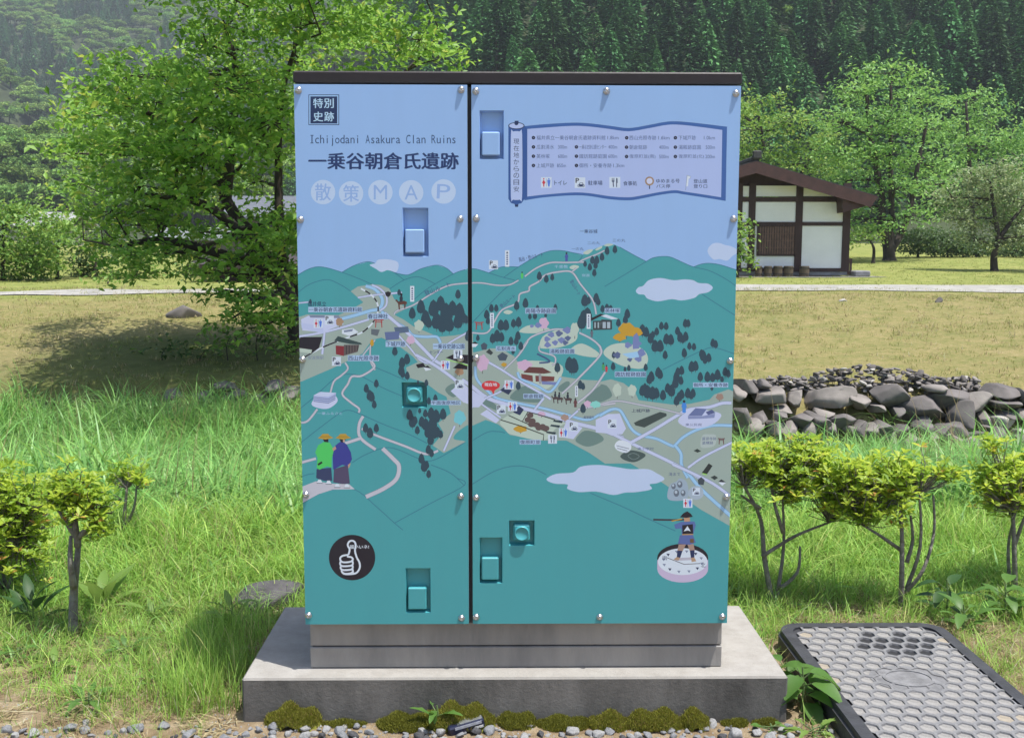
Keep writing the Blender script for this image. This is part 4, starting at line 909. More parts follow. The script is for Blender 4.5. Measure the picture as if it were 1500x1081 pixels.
def door(pi):
    x0, x1 = PANELS[pi]
    holes = []
    for (a, t, c_, bt, kd, col, p) in POCKETS:
        if p == pi:
            hx0, hz1 = onP(a, t); hx1, hz0 = onP(c_, bt)
            holes.append((hx0, hx1, hz0, hz1, kd, col))
    xs = sorted({x0, x1, *[h[0] for h in holes], *[h[1] for h in holes]})
    zs = sorted({CZ0, CZ1, SPLIT, *[h[2] for h in holes], *[h[3] for h in holes]})
    V = [(x, 0.0, z) for z in zs for x in xs]; Fc = []; mi = []
    nx = len(xs)
    for j in range(len(zs)-1):
        for i in range(nx-1):
            cx, cz = (xs[i]+xs[i+1])/2, (zs[j]+zs[j+1])/2
            if any(h[0] < cx < h[1] and h[2] < cz < h[3] for h in holes): continue
            Fc.append((j*nx+i, j*nx+i+1, (j+1)*nx+i+1, (j+1)*nx+i)); mi.append(1 if cz < SPLIT else 0)
    n = len(V); e = 0.02                                                     # folded edges
    V += [(x0, 0, CZ0), (x1, 0, CZ0), (x1, 0, CZ1), (x0, 0, CZ1), (x0, e, CZ0), (x1, e, CZ0), (x1, e, CZ1), (x0, e, CZ1)]
    for f in ((0, 4, 5, 1), (1, 5, 6, 2), (2, 6, 7, 3), (3, 7, 4, 0)):
        Fc.append(tuple(n+k for k in f)); mi.append(2)
    me = mesh_np('door_panel', V, Fc, [print_mat(SKYB), print_mat(TEAL), mat('panel_edge', (.45, .55, .62), 0.4)], mi)
    d = part('door_panel', me)
    d['label'] = 'narrow door with the map title' if pi == 0 else 'wide door with the scroll of distances'
    for (hx0, hx1, hz0, hz1, kd, col) in holes:
        m = print_mat(col); dp = 0.019
        r = MB(); i_ = 0.0035
        def quad(*p): r.add(p, [(0, 1, 2, 3)])
        zb = hz0
        # recess: walls going in, and a back that slopes outwards at the foot
        quad((hx0, 0, hz0), (hx0, 0, hz1), (hx0+i_, dp, hz1-i_), (hx0+i_, dp, hz0+i_)); quad((hx1, 0, hz1), (hx1, 0, hz0), (hx1-i_, dp, hz0+i_), (hx1-i_, dp, hz1-i_))
        quad((hx0, 0, hz1), (hx1, 0, hz1), (hx1-i_, dp, hz1-i_), (hx0+i_, dp, hz1-i_)); quad((hx1, 0, hz0), (hx0, 0, hz0), (hx0+i_, dp, hz0+i_), (hx1-i_, dp, hz0+i_))
        quad((hx0+i_, dp, hz0+i_), (hx0+i_, dp, hz1-i_), (hx1-i_, dp, hz1-i_), (hx1-i_, dp, hz0+i_))
        obj('handle_recess', r.mesh('handle_recess', m), d)
        h = MB(); wd, ht = hx1-hx0, hz1-hz0
        if kd == 'flap':
            h.box(hx0+wd*.09, hx1-wd*.17, -0.002, dp-0.001, hz0+ht*.075, hz0+ht*.56, bev=0.0025)
            obj('handle_flap', h.mesh('handle_flap', m), d)
        else:
            h.box(hx0+wd*.17, hx1-wd*.17, 0.002, dp-0.001, hz0+ht*.17, hz1-ht*.17, bev=0.004)
            cxm, czm = (hx0+hx1)/2, (hz0+hz1)/2
            k_ = MB(); rr = wd*.29
            k_.lathe([(rr, 0), (rr, .006), (rr*.93, .010), (rr*.86, .0105), (rr*.80, .0085), (0.0005, .008)], (cxm, 0.002, czm), 'y', 28)
            obj('lock_housing', h.mesh('lock_housing', m), d); obj('lock_knob', k_.mesh('lock_knob', m, True), d)
    return d
doors = [door(0), door(1)]
for (nm, pi), e in PR.g.items():
    if e['f']:
        nm = nm.split('#')[0]
        o = obj(nm, mesh_np(nm, e['v'], e['f'], [print_mat(c) for c in e['c']], e['m']), doors[pi])
        if nm in ('printed_landmarks', 'printed_place_names', 'printed_map'): kind(o, 'stuff')
sm = MB()
sm.lathe([(.0088, 0), (.0088, .0012), (.0078, .0022), (.0066, .0030), (.0060, .0050), (.0046, .0068), (.0026, .0078), (.0025, .0066), (.0004, .0064)], (0, 0, 0), 'y', 18)
screw_me = sm.mesh('screw', M_steel, True)
for pi, L_ in ((0, ((437, 133), (675.5, 132), (440, 322), (674, 321), (443, 527), (674.5, 526), (448, 724.5), (675, 727), (452, 901), (676, 905))),
               (1, ((697, 134), (888.5, 134), (1078, 137.5), (697.5, 320.5), (1074.5, 321), (697.5, 525), (1069.5, 529), (697.5, 729), (1063.8, 728), (697.5, 903.5), (878.5, 903.5), (1058, 903)))):
    for p in L_:
        x, z = onP(*p)
        o = obj('screw', screw_me, doors[pi], (x, -0.0003, z)); o.rotation_euler = (0, random.uniform(0, 1), 0)
# ================================================================== SLAB, COVER, GROUND CLUTTER
M_conc = mat('weathered_concrete', (.13, .125, .12), 0.9, 0.0, 2.2, col2=(.30, .29, .27), bump=0.35, bscale=90, detail=9)
SX0, SX1, SY0, SY1, SZ = -0.664, 0.759, -0.040, 0.505, 0.1205
def slab():
    m, nt, N, L, b = new_mat('slab_concrete')
    b.inputs['Roughness'].default_value = 0.92; b.inputs['Specular IOR Level'].default_value = 0.25
    tc = N.new('ShaderNodeTexCoord')
    def nz(s, d, st=(1, 1, 1)):
        mp = N.new('ShaderNodeMapping'); mp.inputs['Scale'].default_value = st
        n = N.new('ShaderNodeTexNoise'); n.inputs['Scale'].default_value = s; n.inputs['Detail'].default_value = d; n.inputs['Roughness'].default_value = .7
        L.new(tc.outputs['Object'], mp.inputs[0]); L.new(mp.outputs[0], n.inputs['Vector']); return n.outputs[0]
    def ramp(src, a, ca, c, cc):
        r = N.new('ShaderNodeValToRGB'); r.color_ramp.elements[0].position = a; r.color_ramp.elements[1].position = c
        r.color_ramp.elements[0].color = (*ca, 1); r.color_ramp.elements[1].color = (*cc, 1); L.new(src, r.inputs[0]); return r.outputs[0]
    top_tone = ramp(nz(16, 10), .3, (.28, .265, .24), .7, (.37, .355, .33))
    # upright sides are darker than the top, chosen by the way a face points
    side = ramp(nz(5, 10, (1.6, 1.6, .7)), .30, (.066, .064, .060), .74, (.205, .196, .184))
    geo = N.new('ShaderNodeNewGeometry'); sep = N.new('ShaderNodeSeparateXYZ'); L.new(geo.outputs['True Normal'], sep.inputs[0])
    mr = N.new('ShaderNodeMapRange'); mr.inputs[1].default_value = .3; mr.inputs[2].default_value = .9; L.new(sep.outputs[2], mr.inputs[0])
    mx = N.new('ShaderNodeMix'); mx.data_type = 'RGBA'; L.new(mr.outputs[0], mx.inputs[0]); L.new(side, mx.inputs[6]); L.new(top_tone, mx.inputs[7]); L.new(mx.outputs[2], b.inputs['Base Color'])
    bp = N.new('ShaderNodeBump'); bp.inputs['Strength'].default_value = .35; bp.inputs['Distance'].default_value = .006
    L.new(nz(110, 8), bp.inputs['Height']); L.new(bp.outputs[0], b.inputs['Normal'])
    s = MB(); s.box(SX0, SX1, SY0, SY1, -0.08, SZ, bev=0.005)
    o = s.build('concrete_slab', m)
    tag(o, 'low grey concrete slab carrying the map cabinet', 'concrete slab')
slab()

# ---- the handhole cover: a ribbed black resin lid with honeycomb cells
M_resin = mat('black_resin', (.040, .041, .047), 0.6, 0.35, 18, bump=0.12, bscale=120)
M_rib = mat('scuffed_resin', (.17, .17, .175), 0.7, 0.35, 30, bump=0.1, bscale=150)
M_fill = mat('grit_in_cell', (.27, .262, .25), 0.95, 0.25, 60, bump=0.4, bscale=300)
M_fill2 = mat('ochre_grit_in_cell', (.32, .28, .22), 0.95, 0.2, 60, bump=0.4, bscale=300)
M_pit = mat('empty_cell_resin', (.022, .022, .025), 0.6, 0.3, 40)
LX0, LX1, LY0, LY1, LZ = 0.868, 1.395, -0.50, 0.515, 0.062
cover = empty('handhole_cover', ((LX0+LX1)/2, (LY0+LY1)/2, 0.0), 'black resin handhole cover with honeycomb cells, lying beside the concrete slab', 'handhole cover')
def rrect(x0, x1, y0, y1, r, n=7):
    out = []
    for cx, cy, a0 in ((x1-r, y1-r, 0), (x0+r, y1-r, 90), (x0+r, y0+r, 180), (x1-r, y0+r, 270)):
        for k in range(n):
            a = R(a0+90*k/(n-1)); out.append((cx+r*math.cos(a), cy+r*math.sin(a)))
    return out
def cpart(name, me):
    o = obj(name, me, cover); o.location = -Vector(cover.location); return o
A = rrect(LX0, LX1, LY0, LY1, 0.075); B = rrect(LX0+.006, LX1-.006, LY0+.006, LY1-.006, 0.071); Ci = rrect(LX0+.042, LX1-.042, LY0+.042, LY1-.042, 0.040)
n = len(A); V = [(x, y, -0.10) for x, y in A]+[(x, y, LZ-.018) for x, y in A]+[(x+.0, y, LZ-.016) for x, y in B]+[(x, y, LZ-.004) for x, y in B]+[(x*.995+.005*(LX0+LX1)/2, y*.995+.005*(LY0+LY1)/2, LZ) for x, y in B]+[(x, y, LZ) for x, y in Ci]+[(x, y, LZ-.0065) for x, y in Ci]
Fc = []
for k in range(6):
    for i in range(n):
        j = (i+1) % n; Fc.append((k*n+i, k*n+j, (k+1)*n+j, (k+1)*n+i))
Fc.append(tuple(6*n+i for i in range(n)))
rim = cpart('rim', mesh_np('rim', V, Fc, M_resin))
# one cell: a raised hexagonal ring round a hollow
CW, CRW = 0.0475, 0.0475
def cell_mesh(name, fill, depth):
    hx, hy = CW/2, CRW*2/3
    outer = [(0, hy), (-hx, hy/2), (-hx, -hy/2), (0, -hy), (hx, -hy/2), (hx, hy/2)]
    f1, f2 = 0.80, 0.74
    V = [(x, y, 0) for x, y in outer]+[(x*f1, y*f1, 0) for x, y in outer]+[(x*f2, y*f2, -depth) for x, y in outer]
    Fc = []; mi = []
    for k in range(2):
        for i in range(6):
            j = (i+1) % 6; Fc.append((k*6+i, k*6+j, (k+1)*6+j, (k+1)*6+i)); mi.append(0)
    Fc.append(tuple(12+i for i in range(6))); mi.append(1)
    return mesh_np(name, V, Fc, [M_rib, fill], mi)
cells = [cell_mesh('honeycomb_cell', M_fill, .0035), cell_mesh('honeycomb_cell', M_fill2, .003), cell_mesh('honeycomb_cell', M_pit, .0058), cell_mesh('honeycomb_cell', M_fill, .0048)]
EMB = tuple(at_z(1331, 992, LZ)[:2])
ix0, ix1, iy0, iy1 = LX0+.026, LX1-.026, LY0+.040, LY1-.026
DRK = at_z(1312, 942, LZ); row = 0; yy = iy1-CRW*2/3; ncell = 0
while yy > iy0+CRW*.6:
    xx = ix0+CW/2+(CW/2 if row % 2 else 0)
    while xx < ix1-CW*.30:
        ex, ey = (xx-EMB[0])/.075, (yy-EMB[1])/.062
        cut = (xx-ix0 < .045 or ix1-xx < .045) and (iy1-yy < .045)
        if ex*ex+ey*ey > 1.05 and not cut:
            dark = ((xx-DRK[0])/.135)**2+((yy-DRK[1])/.09)**2 < 1+0.5*random.uniform(-1, 1) or (yy > .3 and random.random() < .05)
            me = cells[2] if dark else (cells[1] if random.random() < .04 else (cells[3] if random.random() < .3 else cells[0]))
            o = obj('honeycomb_cell', me, cover, (xx-cover.location.x, yy-cover.location.y, LZ-0.0005)); ncell += 1
        xx += CW
    yy -= CRW; row += 1
pl = [(EMB[0]+.105*math.cos(a), EMB[1]+.088*math.sin(a), LZ-.0025) for a in np.linspace(0, 2*math.pi, 30, endpoint=False)]
cpart('emblem_field', mesh_np('emblem_field', pl, [tuple(range(30))], M_rib))
e = MB()
for rx, ry, z0, z1 in ((.070, .057, -.004, .0), ):
    pts = [(EMB[0]+rx*math.cos(a), EMB[1]+ry*math.sin(a)) for a in np.linspace(0, 2*math.pi, 36, endpoint=False)]
    pin = [(EMB[0]+(rx-.009)*math.cos(a), EMB[1]+(ry-.008)*math.sin(a)) for a in np.linspace(0, 2*math.pi, 36, endpoint=False)]
    V = [(x, y, LZ-.012) for x, y in pts]+[(x, y, LZ) for x, y in pts]+[(x, y, LZ) for x, y in pin]+[(x, y, LZ-.005) for x, y in pin]
    Fc = [(k*36+i, k*36+(i+1) % 36, (k+1)*36+(i+1) % 36, (k+1)*36+i) for k in range(3) for i in range(36)]+[tuple(108+i for i in range(36))]
    e.add(V, Fc)
cpart('emblem_oval', e.mesh('emblem_oval', M_rib))
e = MB()                                                # worn, unreadable casting inside the oval
for dx, dy, w_, h_ in ((-.012, .014, .030, .006), (.006, .0, .044, .006), (-.002, -.015, .034, .006), (.0, .0, .006, .030)):
    e.box(EMB[0]+dx-w_/2, EMB[0]+dx+w_/2, EMB[1]+dy-h_/2, EMB[1]+dy+h_/2, LZ-.006, LZ-.0028-.0002*abs(dx)*100)
cpart('emblem_relief', e.mesh('emblem_relief', M_rib))

# ---- loose stones, a scrap of packaging, moss
def rock_mesh(name, seed, mats, sub=2, sx=1, sy=1, sz=.7, rough=.22, facets=7, block=1.0):
    """a broken stone: a ball cut by planes"""
    r = np.random.default_rng(seed)
    t = (1+5**.5)/2
    V = np.array([(-1, t, 0), (1, t, 0), (-1, -t, 0), (1, -t, 0), (0, -1, t), (0, 1, t), (0, -1, -t), (0, 1, -t), (t, 0, -1), (t, 0, 1), (-t, 0, -1), (-t, 0, 1)], float)
    Fc = [(0, 11, 5), (0, 5, 1), (0, 1, 7), (0, 7, 10), (0, 10, 11), (1, 5, 9), (5, 11, 4), (11, 10, 2), (10, 7, 6), (7, 1, 8), (3, 9, 4), (3, 4, 2), (3, 2, 6), (3, 6, 8), (3, 8, 9), (4, 9, 5), (2, 4, 11), (6, 2, 10), (8, 6, 7), (9, 8, 1)]
    V /= np.linalg.norm(V[0])
    for _ in range(sub):
        mid = {}; V = list(V); nf = []
        def m_(a, b):
            k = (min(a, b), max(a, b))
            if k not in mid:
                p = (np.asarray(V[a])+np.asarray(V[b]))/2; mid[k] = len(V); V.append(p/np.linalg.norm(p))
            return mid[k]
        for a, b, c in Fc:
            x, y, z = m_(a, b), m_(b, c), m_(c, a); nf += [(a, x, z), (b, y, x), (c, z, y), (x, y, z)]
        V = np.array(V); Fc = nf
    if block < 1:
        V = np.sign(V)*np.abs(V)**block; V = V/np.abs(V).max()*1.0
    for _ in range(facets):
        d = r.normal(size=3); d /= np.linalg.norm(d); h = r.uniform(.5, .85) if block == 1 else r.uniform(.50, .82)
        k = V@d; ov = np.clip(k-h, 0, None); V = V-ov[:, None]*d[None, :]*.95
    V = V*(1+rough*.25*np.sin(V@r.normal(size=(3, 3))*4).sum(1)[:, None]/3)
    V = V*np.array([sx, sy, sz])
    return mesh_np(name, V, np.array(Fc), mats, smooth=False)
M_gravel = [mat('pale_gravel', (.27, .27, .27), .85, .35, 5, bump=.3, bscale=20), mat('grey_gravel', (.20, .205, .215), .85, .3, 5, bump=.3, bscale=20), mat('dark_gravel', (.055, .055, .06), .7, .3, 5, bump=.3, bscale=20)]
gmesh = [rock_mesh('gravel_stone', 100+i, M_gravel[0 if i % 5 < 2 else (1 if i % 5 < 4 else (2 if i % 10 == 9 else 1))], 2, 1, .8, .62, facets=16) for i in range(20)]
r0 = np.random.default_rng(5)
def bare(x, y):
    """gravel lies along the slab's front and to the left of it"""
    return (-1.45 < x < 0.92) and y < -0.05 and not (0.83 < x)
cnt = 0; tries = 0; placed = []
while cnt < 290 and tries < 9000:
    tries += 1
    x = r0.uniform(-1.4, .86); y = r0.uniform(-.20, -.048)
    s = r0.choice([.008, .011, .015, .020, .026], p=[.22, .28, .25, .17, .08])
    dens = 0.9 if (-.75 < x < -.2 or .3 < x < .6) else .45
    if y > -.085: dens *= .3
    if r0.random() > dens: continue
    if any((x-a)**2+(y-b)**2 < (s+c)**2*.45 for a, b, c in placed): continue
    placed.append((x, y, s)); cnt += 1
    o = obj('gravel_stone', gmesh[int(r0.integers(20))], None, (x, y, gz(x, y)+s*.28))
    o.scale = (s, s, s*r0.uniform(.8, 1.2)); o.rotation_euler = (r0.uniform(-.5, .5), r0.uniform(-.5, .5), r0.uniform(0, 6.28))
    tag(o, {'pale_gravel': 'pale', 'grey_gravel': 'mid-grey', 'dark_gravel': 'blackish'}[o.data.materials[0].name]+' angular gravel stone lying loose before the slab', 'stone', 'gravel stones before the slab')
# finer grit
V = []; Fc = []
gx_ = r0.uniform(-1.6, .88, 2600); gy_ = np.where(gx_ > -.7, r0.uniform(-.35, -.045, 2600), r0.uniform(-.35, .1, 2600)); gz_ = ground_z(gx_, gy_+D0)
for x, y, z in zip(gx_, gy_, gz_):
    if r0.random() > (.8 if x > -.75 else .22): continue
    s = r0.uniform(.0015, .0045); b = len(V); a = r0.uniform(0, 6.28)
    for k in range(4): V.append((x+s*math.cos(a+k*1.57)*r0.uniform(.7, 1.3), y+s*math.sin(a+k*1.57)*r0.uniform(.7, 1.3), z-.001))
    V.append((x, y, z+s*.9)); Fc += [(b, b+1, b+4), (b+1, b+2, b+4), (b+2, b+3, b+4), (b+3, b, b+4)]
kind(obj('grit', mesh_np('grit', V, Fc, M_gravel[0])), 'stuff')['label'] = 'fine grit scattered on the bare earth'

# discarded packet
pk = empty('discarded_packet', (0, 0, 0), 'crumpled dark blue packet lying on the gravel before the slab', 'packet')
c0 = at_z(683, 1064, 0.012)
pk.location = (c0[0], c0[1], gz(c0[0], c0[1])+.004); pk.rotation_euler = (R(8), R(-10), R(14))
b_ = MB(); b_.box(-.047, .047, -.016, .016, 0, .026, bev=.004); b_.build('carton', mat('dark_blue_card', (.012, .016, .045), .35, .3, 30), pk)
l_ = MB(); l_.box(-.030, .040, -.0166, -.0158, .017, .0245); l_.build('printed_band', mat('pale_print', (.42, .44, .50), .4, .3, 60), pk)
l_ = MB(); l_.box(-.022, .044, -.010, .012, .0255, .0264); l_.build('foil_top', mat('silver_foil', (.5, .52, .56), .25, .2, 50, metal=.7), pk)
l_ = MB(); l_.box(.020, .043, -.0168, -.0159, .005, .0115); l_.build('white_tag', mat('white_print', (.7, .7, .7), .4), pk)

# moss cushions: short upright fibres over low mounds
M_moss = leaf_mat('moss', (.13, .135, .022), (.33, .34, .05), (.34, .25, .10), trans=.2, rough=.9)
def moss():
    V = []; Fc = []; rn = []
    r = np.random.default_rng(9)
    mounds = [(-.53, .10, .050, .055), (-.24, .10, .030, .06), (-.10, .13, .052, .065), (.05, .07, .030, .05), (.17, .10, .024, .05), (.29, .08, .036, .05), (.41, .11, .042, .055), (.515, .055, .040, .05), (.62, .05, .016, .03), (-.40, .08, .012, .03), (.70, .05, .014, .03)]
    for cx, w_, h, d in mounds:
        zl = [float(ground_z(cx, SY0+D0-d*.5))]*1
        for _ in range(int(5200*w_*d/.005)):
            u = r.uniform(-1, 1); v = r.uniform(0, 1)
            e = 1-u*u-(v*.95)**2
            if e <= 0: continue
            x = cx+u*w_*.75; y = SY0-v*d-.002; z = zl[0]+h*math.sqrt(e)*(1+.2*math.sin(x*90))
            l = r.uniform(.001, .0045); a = r.uniform(0, 6.28); b = len(V); wv = .0017
            dx, dy = math.cos(a)*wv, math.sin(a)*wv
            V += [(x-dx, y-dy, z-.006), (x+dx, y+dy, z-.006), (x+r.normal()*.003, y-.002+r.normal()*.003, z+l)]; Fc.append((b, b+1, b+2)); rn.append(r.random()*.8+.2*(h > .03))
        nn = 14
        b = len(V)
        for i in range(nn+1):
            for j in range(6):
                u = -1+2*i/nn; v = j/5; e = max(0, 1-u*u-(v*.95)**2); x = cx+u*w_*.75; y = SY0+.003-v*d
                V.append((x, y, zl[0]-.004+h*math.sqrt(e)*(1+.2*math.sin(x*90))))
        for i in range(nn):
            for j in range(5):
                k = b+i*6+j; Fc.append((k, k+6, k+7)); Fc.append((k, k+7, k+1)); rn += [.25, .25]
    o = kind(obj('moss', mesh_np('moss', V, np.array(Fc), M_moss, attr=rn)), 'stuff')
    o['label'] = 'cushions of olive moss along the foot of the slab'
moss()
# flat grey stone behind the slab
p = at_ground(398, 893)
o = obj('flat_rock', rock_mesh('flat_rock', 41, mat('grey_rock', (.085, .08, .082), .9, .35, 9, bump=.5, bscale=25), 3, .155, .12, .07, .12, 8), None, (p[0]-.0, p[1]+.06, gz(p[0], p[1])+.005))
tag(o, 'flat grey rock half sunk in grass behind the slab', 'rock')
# ================================================================== FAR BANK: STONE WALL, RUBBLE, HOUSE
M_stone = [mat('wall_stone_a', (.125, .113, .108), .92, .45, 1.5, bump=.6, bscale=6, detail=9), mat('wall_stone_b', (.20, .18, .165), .92, .4, 1.5, bump=.6, bscale=6, detail=9), mat('wall_stone_pale', (.36, .34, .31), .92, .35, 2, bump=.6, bscale=6, detail=9)]
def q2(x, y):
    return 1070+x/3.379, 380+y/3.379
wall = empty('stone_wall', (at_y(1300, 600, 14.2)[0], 14.2-D0, -1.0), 'old retaining wall of dark rounded boulders at the foot of the bank', 'stone wall')
WS = [(85, 632, 48, 36, 0), (160, 612, 32, 22, 0), (175, 682, 75, 42, 1), (315, 690, 48, 36, 1), (505, 685, 135, 48, 1), (790, 676, 104, 50, 0), (955, 735, 100, 68, 0), (1048, 680, 88, 44, 0), (1135, 785, 90, 72, 0), (1198, 700, 62, 45, 1), (825, 755, 38, 28, 0), (932, 798, 44, 32, 0), (640, 705, 60, 34, 1),
      (1338, 662, 95, 34, 0), (1435, 672, 30, 34, 0), (1362, 716, 100, 26, 0), (1480, 715, 40, 24, 0), (1350, 764, 42, 18, 0), (1430, 768, 50, 24, 1), (1330, 800, 88, 46, 2), (1430, 858, 46, 24, 2), (1382, 908, 44, 30, 2), (1240, 785, 40, 42, 1), (1240, 815, 24, 22, 0), (1425, 965, 62, 40, 1), (440, 760, 50, 24, 1), (250, 745, 55, 26, 1),
      (720, 735, 46, 26, 1), (1500, 780, 40, 30, 0), (1500, 850, 40, 32, 1), (20, 660, 40, 40, 1), (1260, 860, 40, 26, 1), (1010, 640, 50, 18, 1)]
for i, (x, y, a, b, c) in enumerate(WS):
    px, py = q2(x, y)
    Y = 14.35-(py-560)*0.006
    p = at_y(px, py, Y); k = Y/FPX/3.379*1.03
    o = obj('stone', rock_mesh('stone', 300+i, M_stone[c], 3, a*k*1.2, .34, b*k*1.38, .10, 18, .62), wall, tuple(Vector(p)-wall.location))
    o.rotation_euler = (0, random.uniform(-.12, .12), random.uniform(-.2, .2))
for i in range(30):                                 # the lower courses, half lost in the grass
    px = 1085+i*14.5+random.uniform(-4, 4); py = 608+.07*(px-1085)+random.uniform(-4, 10)+(i % 2)*14
    Y = 14.2-(py-560)*0.006; p = at_y(px, py, Y); k = Y/FPX
    o = obj('stone', rock_mesh('stone', 600+i, M_stone[i % 2], 3, random.uniform(14, 22)*k, .3, random.uniform(12, 17)*k, .16, 14, .62), wall, tuple(Vector(p)-wall.location))
    o.rotation_euler = (0, random.uniform(-.2, .2), random.uniform(-.3, .3))
# the same wall goes on in the tree's shade
for i, (px, py, a, b) in enumerate(((255, 578, 20, 12), (300, 582, 28, 14), (345, 580, 24, 13), (385, 584, 26, 14), (425, 580, 22, 14), (405, 566, 18, 9), (330, 566, 22, 8))):
    Y = 14.4; p = at_y(px, py, Y); k = Y/FPX
    obj('stone', rock_mesh('stone', 350+i, M_stone[0], 3, a*k, .3, b*k, .1, 14, .62), wall, tuple(Vector(p)-wall.location))
def rubble():
    r = np.random.default_rng(31); V = []; Fc = []; nb = 0
    protos = [rock_mesh('t', 400+i, M_stone[0], 1, 1, .75, .38, .15, 10, .6) for i in range(8)]
    data = [(np.array([v.co for v in m.vertices]), np.array([p.vertices for p in m.polygons])) for m in protos]
    n = 0; mi = []
    while n < 520:
        x = r.uniform(30, 1230); u = (x-690)/330
        top = 525+60*min(1, u*u) if abs(u) < 1.6 else 600
        y = r.uniform(top, 655); px, py = q2(x, y)
        Y = 14.45-(py-560)*.006+r.uniform(0, .25)
        p = at_y(px, py, Y); s = r.uniform(.035, .085)
        v, f = data[int(r.integers(8))]; a = r.uniform(0, 6.28); c_, s_ = math.cos(a), math.sin(a)
        w_ = v*s; tl = r.normal()*.5; w_ = np.stack([w_[:, 0]*math.cos(tl)-w_[:, 2]*math.sin(tl), w_[:, 1], w_[:, 0]*math.sin(tl)+w_[:, 2]*math.cos(tl)], 1); w_ = np.stack([w_[:, 0]*c_-w_[:, 1]*s_, w_[:, 0]*s_+w_[:, 1]*c_, w_[:, 2]], 1)+p
        V.append(w_); Fc.append(f+nb); nb += len(v); mi += [1 if r.random() < .55 else (2 if r.random() < .2 else 0)]*len(f); n += 1
    for m in protos: bpy.data.meshes.remove(m)
    o = kind(obj('rubble', mesh_np('rubble', np.concatenate(V), np.concatenate(Fc), M_stone, mi)), 'stuff')
    o['label'] = 'heap of broken stone chips on top of the wall'
rubble()
for nm, px, py, a, b, c, lab in (('boulder', 266, 466, 33, 15, 0, 'dark boulder on the bank in the shade of the big tree'), ('boulder', 1376, 443, 7, 5, 0, 'small dark stone lying alone on the dry bank below the path'), ('boulder', 1237, 442, 9, 2.5, 2, 'flat pale stone lying on the dry bank below the path')):
    p = at_ground(px, py); Y = p[1]+D0; k = Y/FPX
    o = obj(nm, rock_mesh(nm, int(px), M_stone[c], 3, a*k, a*k*.7, b*k*1.6, .1, 12), None, (p[0], p[1]+a*k*.5, p[2]+b*k*.1))
    tag(o, lab, 'rock')

# ---- the white-walled house
HY = 40.0
def hp(x, y):                                       # crop pixel on the gable wall's plane -> x, z
    p = at_y(1080+x/5.405, 220+y/5.405, HY); return p[0], p[2]
M_plaster = mat('white_plaster', (.80, .81, .83), .9, .04, 1.5, bump=.1, bscale=20)
M_wood = mat('dark_brown_timber', (.042, .020, .019), .7, .3, 6, stretch=(1, 1, .2), bump=.15, bscale=12)
M_barge = mat('red_brown_board', (.062, .028, .025), .65, .25, 4)
M_roof = mat('dark_shingle_roof', (.045, .045, .046), .8, .4, 5, bump=.5, bscale=8)
M_base = mat('grey_footing', (.22, .22, .23), .9, .25, 4)
hx, hz = hp(110, 990)
house = empty('house', (hx, HY-D0, hz), 'white-walled gabled house with brown timber framing and lattice window', 'house')
def hpart(name, mb, m):
    o = obj(name, mb.mesh(name, m), house); o.location = -Vector(house.location); return o
yw = HY-D0
def wbox(name, x0, y0, x1, y1, f, bk, m):
    a, zt = hp(x0, y0); b, zb = hp(x1, y1); mb = MB(); mb.box(a, b, yw+f, yw+bk, zb, zt); return hpart(name, mb, m)
xl, xr = hp(-620, 0)[0], hp(862, 0)[0]
core = MB(); core.box(xl, xr, yw+.12, yw+6.0, hp(0, 985)[1], hp(0, 380)[1]); hpart('wall', core, M_plaster)
for x0, y0, x1, y1 in ((132, 282, 470, 368), (508, 292, 800, 368), (30, 285, 98, 368), (-330, 285, -6, 368), (132, 411, 468, 569), (502, 411, 850, 569), (30, 411, 95, 569), (-330, 411, -6, 569), (497, 600, 840, 935), (125, 840, 455, 932), (125, 600, 160, 842), (30, 600, 92, 932), (-330, 600, -6, 932)):
    wbox('plaster_panel', x0, y0, x1, y1, .03, .13, M_plaster)
for x0, x1 in ((97, 131), (471, 503), (848, 880), (-6, 28), (-362, -332), (-640, -606)): wbox('post', x0, 262, x1, 962, -.01, .14, M_wood)
for y0, y1 in ((372, 408), (571, 597), (935, 962)): wbox('beam', -640, y0, 878, y1, -.025, .139, M_wood)
wbox('footing', -640, 962, 868, 992, .0, .3, M_base)
M_lat = mat('lattice_wood', (.13, .075, .06), .7, .3, 6)
# lattice window: dark opening, frame and bars
wbox('window_opening', 160, 597, 470, 836, .02, .05, mat('dark_room', (.012, .012, .012), .6))
wf = [wbox('window_frame', *q_, -.02, .06, M_wood) for q_ in ((158, 597, 172, 836), (458, 597, 471, 836), (172, 597, 458, 606), (172, 824, 458, 836))]
for k in range(14): wbox('lattice_bar', 178+k*20, 606, 186+k*20, 824, -.005, .018, M_lat)
for yy_ in (660, 715, 770): wbox('lattice_bar', 172, yy_, 458, yy_+6, .0185, .03, M_lat)
